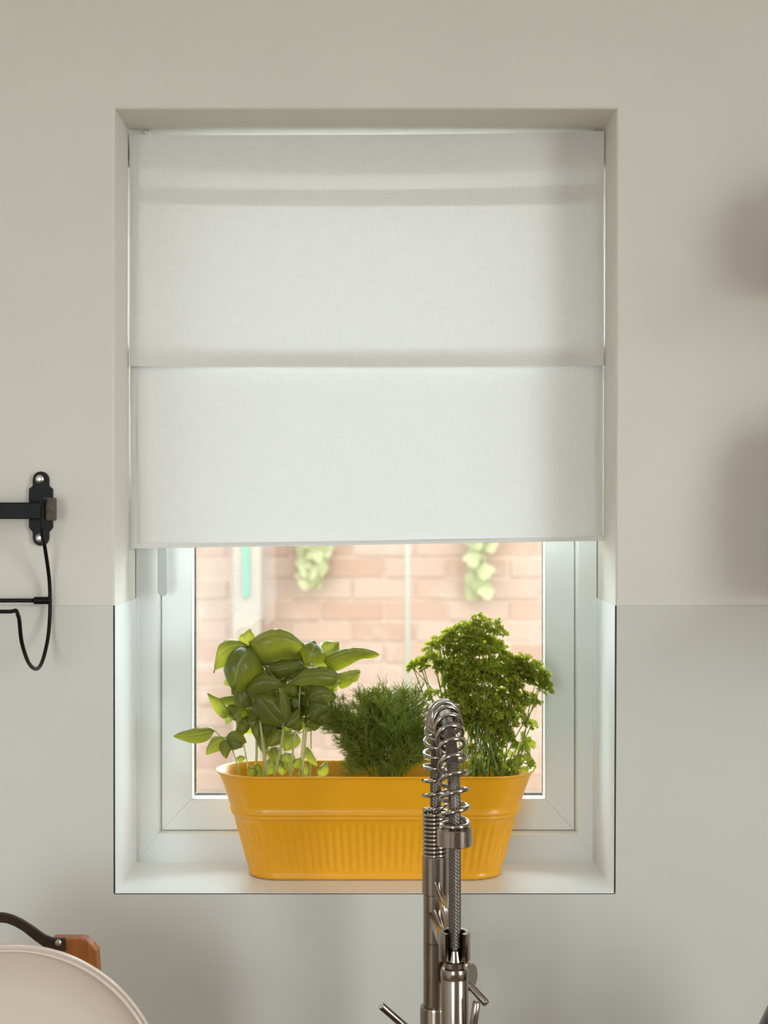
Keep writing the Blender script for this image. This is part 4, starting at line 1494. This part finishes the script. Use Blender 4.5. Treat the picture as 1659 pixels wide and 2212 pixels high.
# dish rack that keeps tray and board upright (below the picture)
rk = empty('dish_rack', (tc_.x, -0.30, 0.90), 'black wire dish rack under the cream tray', 'rack')
X0, X1 = tc_.x - 0.16, tc_.x + 0.16
for y in (-0.44, -0.40, -0.30, -0.20, -0.16):
    MB().tube([(X0, y, rack_z - 0.004), (X1, y, rack_z - 0.004)], 0.0022, 8).build('base_wire', M_black, rk, smooth=True)
for X in (X0, X1):
    MB().tube([(X, -0.44, rack_z - 0.007), (X, -0.16, rack_z - 0.007)], 0.0022, 8).build('side_wire', M_black, rk, smooth=True)
for X in (X0, X1):
    for y in (-0.44, -0.16):
        MB().tube([(X, y, rack_z - 0.004), (X, y, 0.9005)], 0.0028, 8).build('foot', M_black, rk, smooth=True)
for y in (-0.372, -0.298, -0.252, -0.208):
    for X in (tc_.x - 0.04, tc_.x + 0.05):
        MB().tube([(X, y, rack_z - 0.004), (X, y, rack_z + 0.05)], 0.002, 8).build('prong', M_black, rk, smooth=True)

# ================================================================== WORKTOP, SINK, CABINET (below the picture)
wt = MB()
SX0, SX1, SY0, SY1 = -0.14, 0.32, -0.50, -0.20
R_ = [(RX0, -0.62), (RX1, -0.62), (RX1, -0.0045), (RX0, -0.0045)]
H_ = [(SX0, SY0), (SX1, SY0), (SX1, SY1), (SX0, SY1)]
wt.rings([[(x, y, 0.862) for x, y in R_], [(x, y, 0.90) for x, y in R_], [(x, y, 0.90) for x, y in H_], [(x, y, 0.862) for x, y in H_]], closed=True)
tag(wt.build('worktop', M_work), 'brown laminate kitchen worktop below the window', 'worktop')
sk = MB()
def rr_(e, z): return [(SX0 - e, SY0 - e, z), (SX1 + e, SY0 - e, z), (SX1 + e, SY1 + e, z), (SX0 - e, SY1 + e, z)]
sk.rings([rr_(0.012, 0.9002), rr_(0.012, 0.9015), rr_(-0.004, 0.9015), rr_(-0.012, 0.74), rr_(-0.001, 0.735), rr_(-0.001, 0.9002)], closed=False, cap0=False, cap1=False)
sk.add(rr_(-0.012, 0.74), [(0, 1, 2, 3)])
tag(sk.build('sink', M_steel), 'steel sink bowl set in the worktop under the tap', 'sink')
for i in range(4):
    xa = RX0 + (RX1 - RX0) / 4 * i; xb = xa + (RX1 - RX0) / 4
    cb = empty('base_cabinet', ((xa + xb) / 2, -0.3, 0), 'white base cabinet under the worktop, %s' % ('leftmost of four', 'second from the left', 'third from the left', 'rightmost of four')[i], 'cabinet', 'base cabinets under the worktop')
    mb = MB()
    mb.box((xa + 0.001, -0.57, 0.0), (xb - 0.001, -0.01, 0.70))
    mb.build('carcass', M_cab, cb)
    dr = MB().box((xa + 0.003, -0.592, 0.11), (xb - 0.003, -0.5705, 0.855), 0.002).build('door', M_cab, cb)
    MB().tube([(xb - 0.05, -0.605, 0.70), (xb - 0.05, -0.605, 0.82)], 0.005, 8).build('handle', M_steel, dr)

# ================================================================== RIGHT: SHELVES AND DARK JAR
for k, (zz, lab) in enumerate(((PZ(650, 1.84), 'oak wall shelf beyond the right edge, the upper one'), (PZ(1296, 1.84), 'oak wall shelf beyond the right edge, the lower one'))):
    sh = empty('wall_shelf', (0.85, -0.1, zz), lab, 'shelf', 'wall shelves to the right')
    MB().box((0.492, -0.26, zz), (1.25, -0.0045, zz + 0.022), 0.0015).build('board', M_shelf, sh)
    for X in (0.62, 1.12):
        MB().box((X - 0.01, -0.17, zz - 0.004), (X + 0.01, -0.0045, zz - 0.0002), 0.0008).build('bracket', M_black, sh)
        MB().box((X - 0.01, -0.008, zz - 0.12), (X + 0.01, -0.0045, zz - 0.004), 0.0008).build('bracket', M_black, sh)

for zz, hh, rr0, lab in ((PZ(650, 1.84), 0.11, 0.075, 'squat brown stoneware pot on the upper wall shelf'), (PZ(1296, 1.84), 0.20, 0.08, 'tall brown stoneware pot on the lower wall shelf')):
    px_, py_ = 0.582, -0.115
    sj = empty('stoneware_pot', (px_, py_, zz + 0.022), lab, 'pot')
    MB().lathe([(rr0 * 0.8, 0.0003), (rr0 * 0.9, 0.004), (rr0, hh * 0.4), (rr0 * 0.98, hh * 0.7), (rr0 * 0.8, hh * 0.9), (rr0 * 0.72, hh), (rr0 * 0.66, hh), (rr0 * 0.7, hh * 0.88), (rr0 * 0.9, hh * 0.5), (rr0 * 0.8, 0.01)], (px_, py_, zz + 0.022), n=40).build('pot_body', M_stone, sj, smooth=True)
    MB().lathe([(rr0 * 0.74, hh + 0.0003), (rr0 * 0.74, hh + 0.006), (rr0 * 0.2, hh + 0.012), (rr0 * 0.16, hh + 0.022), (0.001, hh + 0.024)], (px_, py_, zz + 0.022), n=32).build('lid', M_stone, sj, angle=40)
jd = 1.56
jx = PX(1795, jd)
jar = empty('black_jar', (jx, jd - CAM_D, 0.90), 'round shouldered black jar at the bottom right corner', 'jar')
MB().lathe([(0.070, 0.0005), (0.080, 0.006), (0.088, 0.06), (0.090, 0.14), (0.086, 0.19), (0.077, 0.225), (0.066, 0.25), (0.056, 0.262), (0.052, 0.266)], (jx, jd - CAM_D, 0.90), n=64).build('jar_body', M_jar, jar, smooth=True)
lid = MB().lathe([(0.054, 0.2662), (0.054, 0.272), (0.048, 0.276), (0.012, 0.280), (0.010, 0.290), (0.014, 0.296), (0.012, 0.304), (0.002, 0.306)], (jx, jd - CAM_D, 0.90), n=48).build('lid', M_jar, jar, angle=40)

# ================================================================== OUTSIDE
tag(MB().box((-14, WALL_T + 0.001, -0.15), (14, 16, -0.05)).build('ground', M_ground), 'pale paving outside', kind='structure')
tag(MB().box((-14, -14, -0.15), (14, RY0 - 0.11, -0.05)).build('ground', M_ground), 'pale paving behind the house', kind='structure')

GD = 5.40
gy = GD - CAM_D
gw = tag(MB().box((-3.0, gy + 0.004, -0.05), (3.0, gy + 0.20, 1.84)).build('wall_garden', M_mortar), 'pale orange brick garden wall seen through the window', kind='structure')
CH, CLN = 0.078, 0.228
bm_ = MB().box((-0.109, 0, 0), (0.109, 0.06, 0.067), 0.0015)
proto = bm_.build('brick_proto', M_brick)
bme = proto.data
bpy.data.objects.remove(proto)
bme.name = 'brick'
rb = random.Random(9)
cand = []
for r in range(24):
    for c in range(-13, 14):
        x = c * CLN + (CLN / 2 if r % 2 else 0)
        z = -0.04 + r * CH
        if abs(x) < 2.88:
            cand.append((abs(x + 0.05) + 1.1 * abs(z - 1.1), x, z))
cand.sort()
for i, (_, x, z) in enumerate(cand[:298]):
    o = bpy.data.objects.new('brick', bme)
    COL.objects.link(o)
    o.parent = gw
    o.location = (x + rb.uniform(-.002, .002), gy + rb.uniform(-.003, .003), z)
st = MB()
for _, x, z in cand[298:]:
    st.box((x - 0.109, gy, z), (x + 0.109, gy + 0.05, z + 0.067), 0.003)
so = st.build('brick_courses', M_brick, gw)
so['kind'] = 'stuff'

# pale post with a teal strip
pq = P(535, 1250, GD - 0.12)
post = empty('garden_post', (pq.x, pq.y, -0.05), 'pale wooden garden post with a teal strip', 'post')
MB().box((pq.x - 0.049, pq.y - 0.03, -0.05), (pq.x + 0.049, pq.y + 0.05, 2.2), 0.004).build('post_body', M_post, post)
tq = P(531, 1290, GD - 0.16)
MB().box((tq.x - 0.0105, pq.y - 0.042, tq.z), (tq.x + 0.0105, pq.y - 0.0302, tq.z + 0.34), 0.002).build('teal_strip', M_teal, post)['label'] = 'teal green strip on the post'
# thin pole
gp = P(880, 1400, GD - 0.15)
pole = empty('garden_pole', (gp.x, gp.y, -0.05), 'thin pale pole standing in front of the brick wall', 'pole')
MB().tube([(gp.x, gp.y, -0.05), (gp.x, gp.y, 2.3)], 0.0105, 12).build('tube', M_pole, pole, smooth=True)
MB().lathe([(0.013, 0), (0.013, 0.015), (0.006, 0.022)], (gp.x, gp.y, 2.3), n=14).build('cap', M_pole, pole, smooth=True)

# hanging vines over the wall
lm = MB()
lpts = [(0, 0), (0.45, 0.12), (0.62, 0.42), (0.40, 0.50), (0.30, 0.80), (0.0, 1.0), (-0.30, 0.80), (-0.40, 0.50), (-0.62, 0.42), (-0.45, 0.12)]
lm.v = [Vector((0, 0, -0.45))] + [Vector((x, 0.12 * abs(x), -y)) for x, y in lpts]
lm.f = [(0, i + 1, (i + 1) % 10 + 1) for i in range(10)]
lm.m = [0] * 10
vo = lm.build('vine_leaf_proto', M_vine); vme = vo.data; bpy.data.objects.remove(vo)
rv_ = random.Random(17)
for px, bot, n, lab, wd in ((675, 1275, 34, 'yellow-green vine hanging on the brick wall behind the basil', 34), (1035, 1300, 34, 'yellow-green vine hanging on the brick wall above the parsley', 30)):
    v0 = P(px, 1100, GD - 0.05)
    vine = empty('hanging_vine', (v0.x, v0.y, 1.85), lab, 'vine', 'vines on the garden wall')
    zlow = PZ(bot, GD)
    MB().tube(smooth_path([Vector((v0.x - 0.03, v0.y + 0.03, 1.85)), Vector((v0.x + 0.02, v0.y, 1.78)), Vector((v0.x - 0.01, v0.y, 1.6)), Vector((v0.x + 0.015, v0.y, zlow + 0.03))], 5), 0.003, 6).build('stem', M_pstem, vine, smooth=True)
    for i in range(n):
        f = (i + rv_.random()) / n
        z = 1.83 + (zlow + 0.05 - 1.83) * f ** 0.7
        wdt = (wd / FPX * GD) * (1.15 - 0.75 * f)
        o = bpy.data.objects.new('leaf', vme)
        COL.objects.link(o)
        o.parent = vine
        o.location = Vector((v0.x + rv_.uniform(-wdt, wdt), v0.y + rv_.uniform(-.03, .01), z)) - Vector((v0.x, v0.y, 1.85))
        o.rotation_euler = (rv_.uniform(-.5, .3), rv_.uniform(-.6, .6), rv_.uniform(-.7, .7))
        s = rv_.uniform(0.045, 0.075)
        o.scale = (s, s, s)
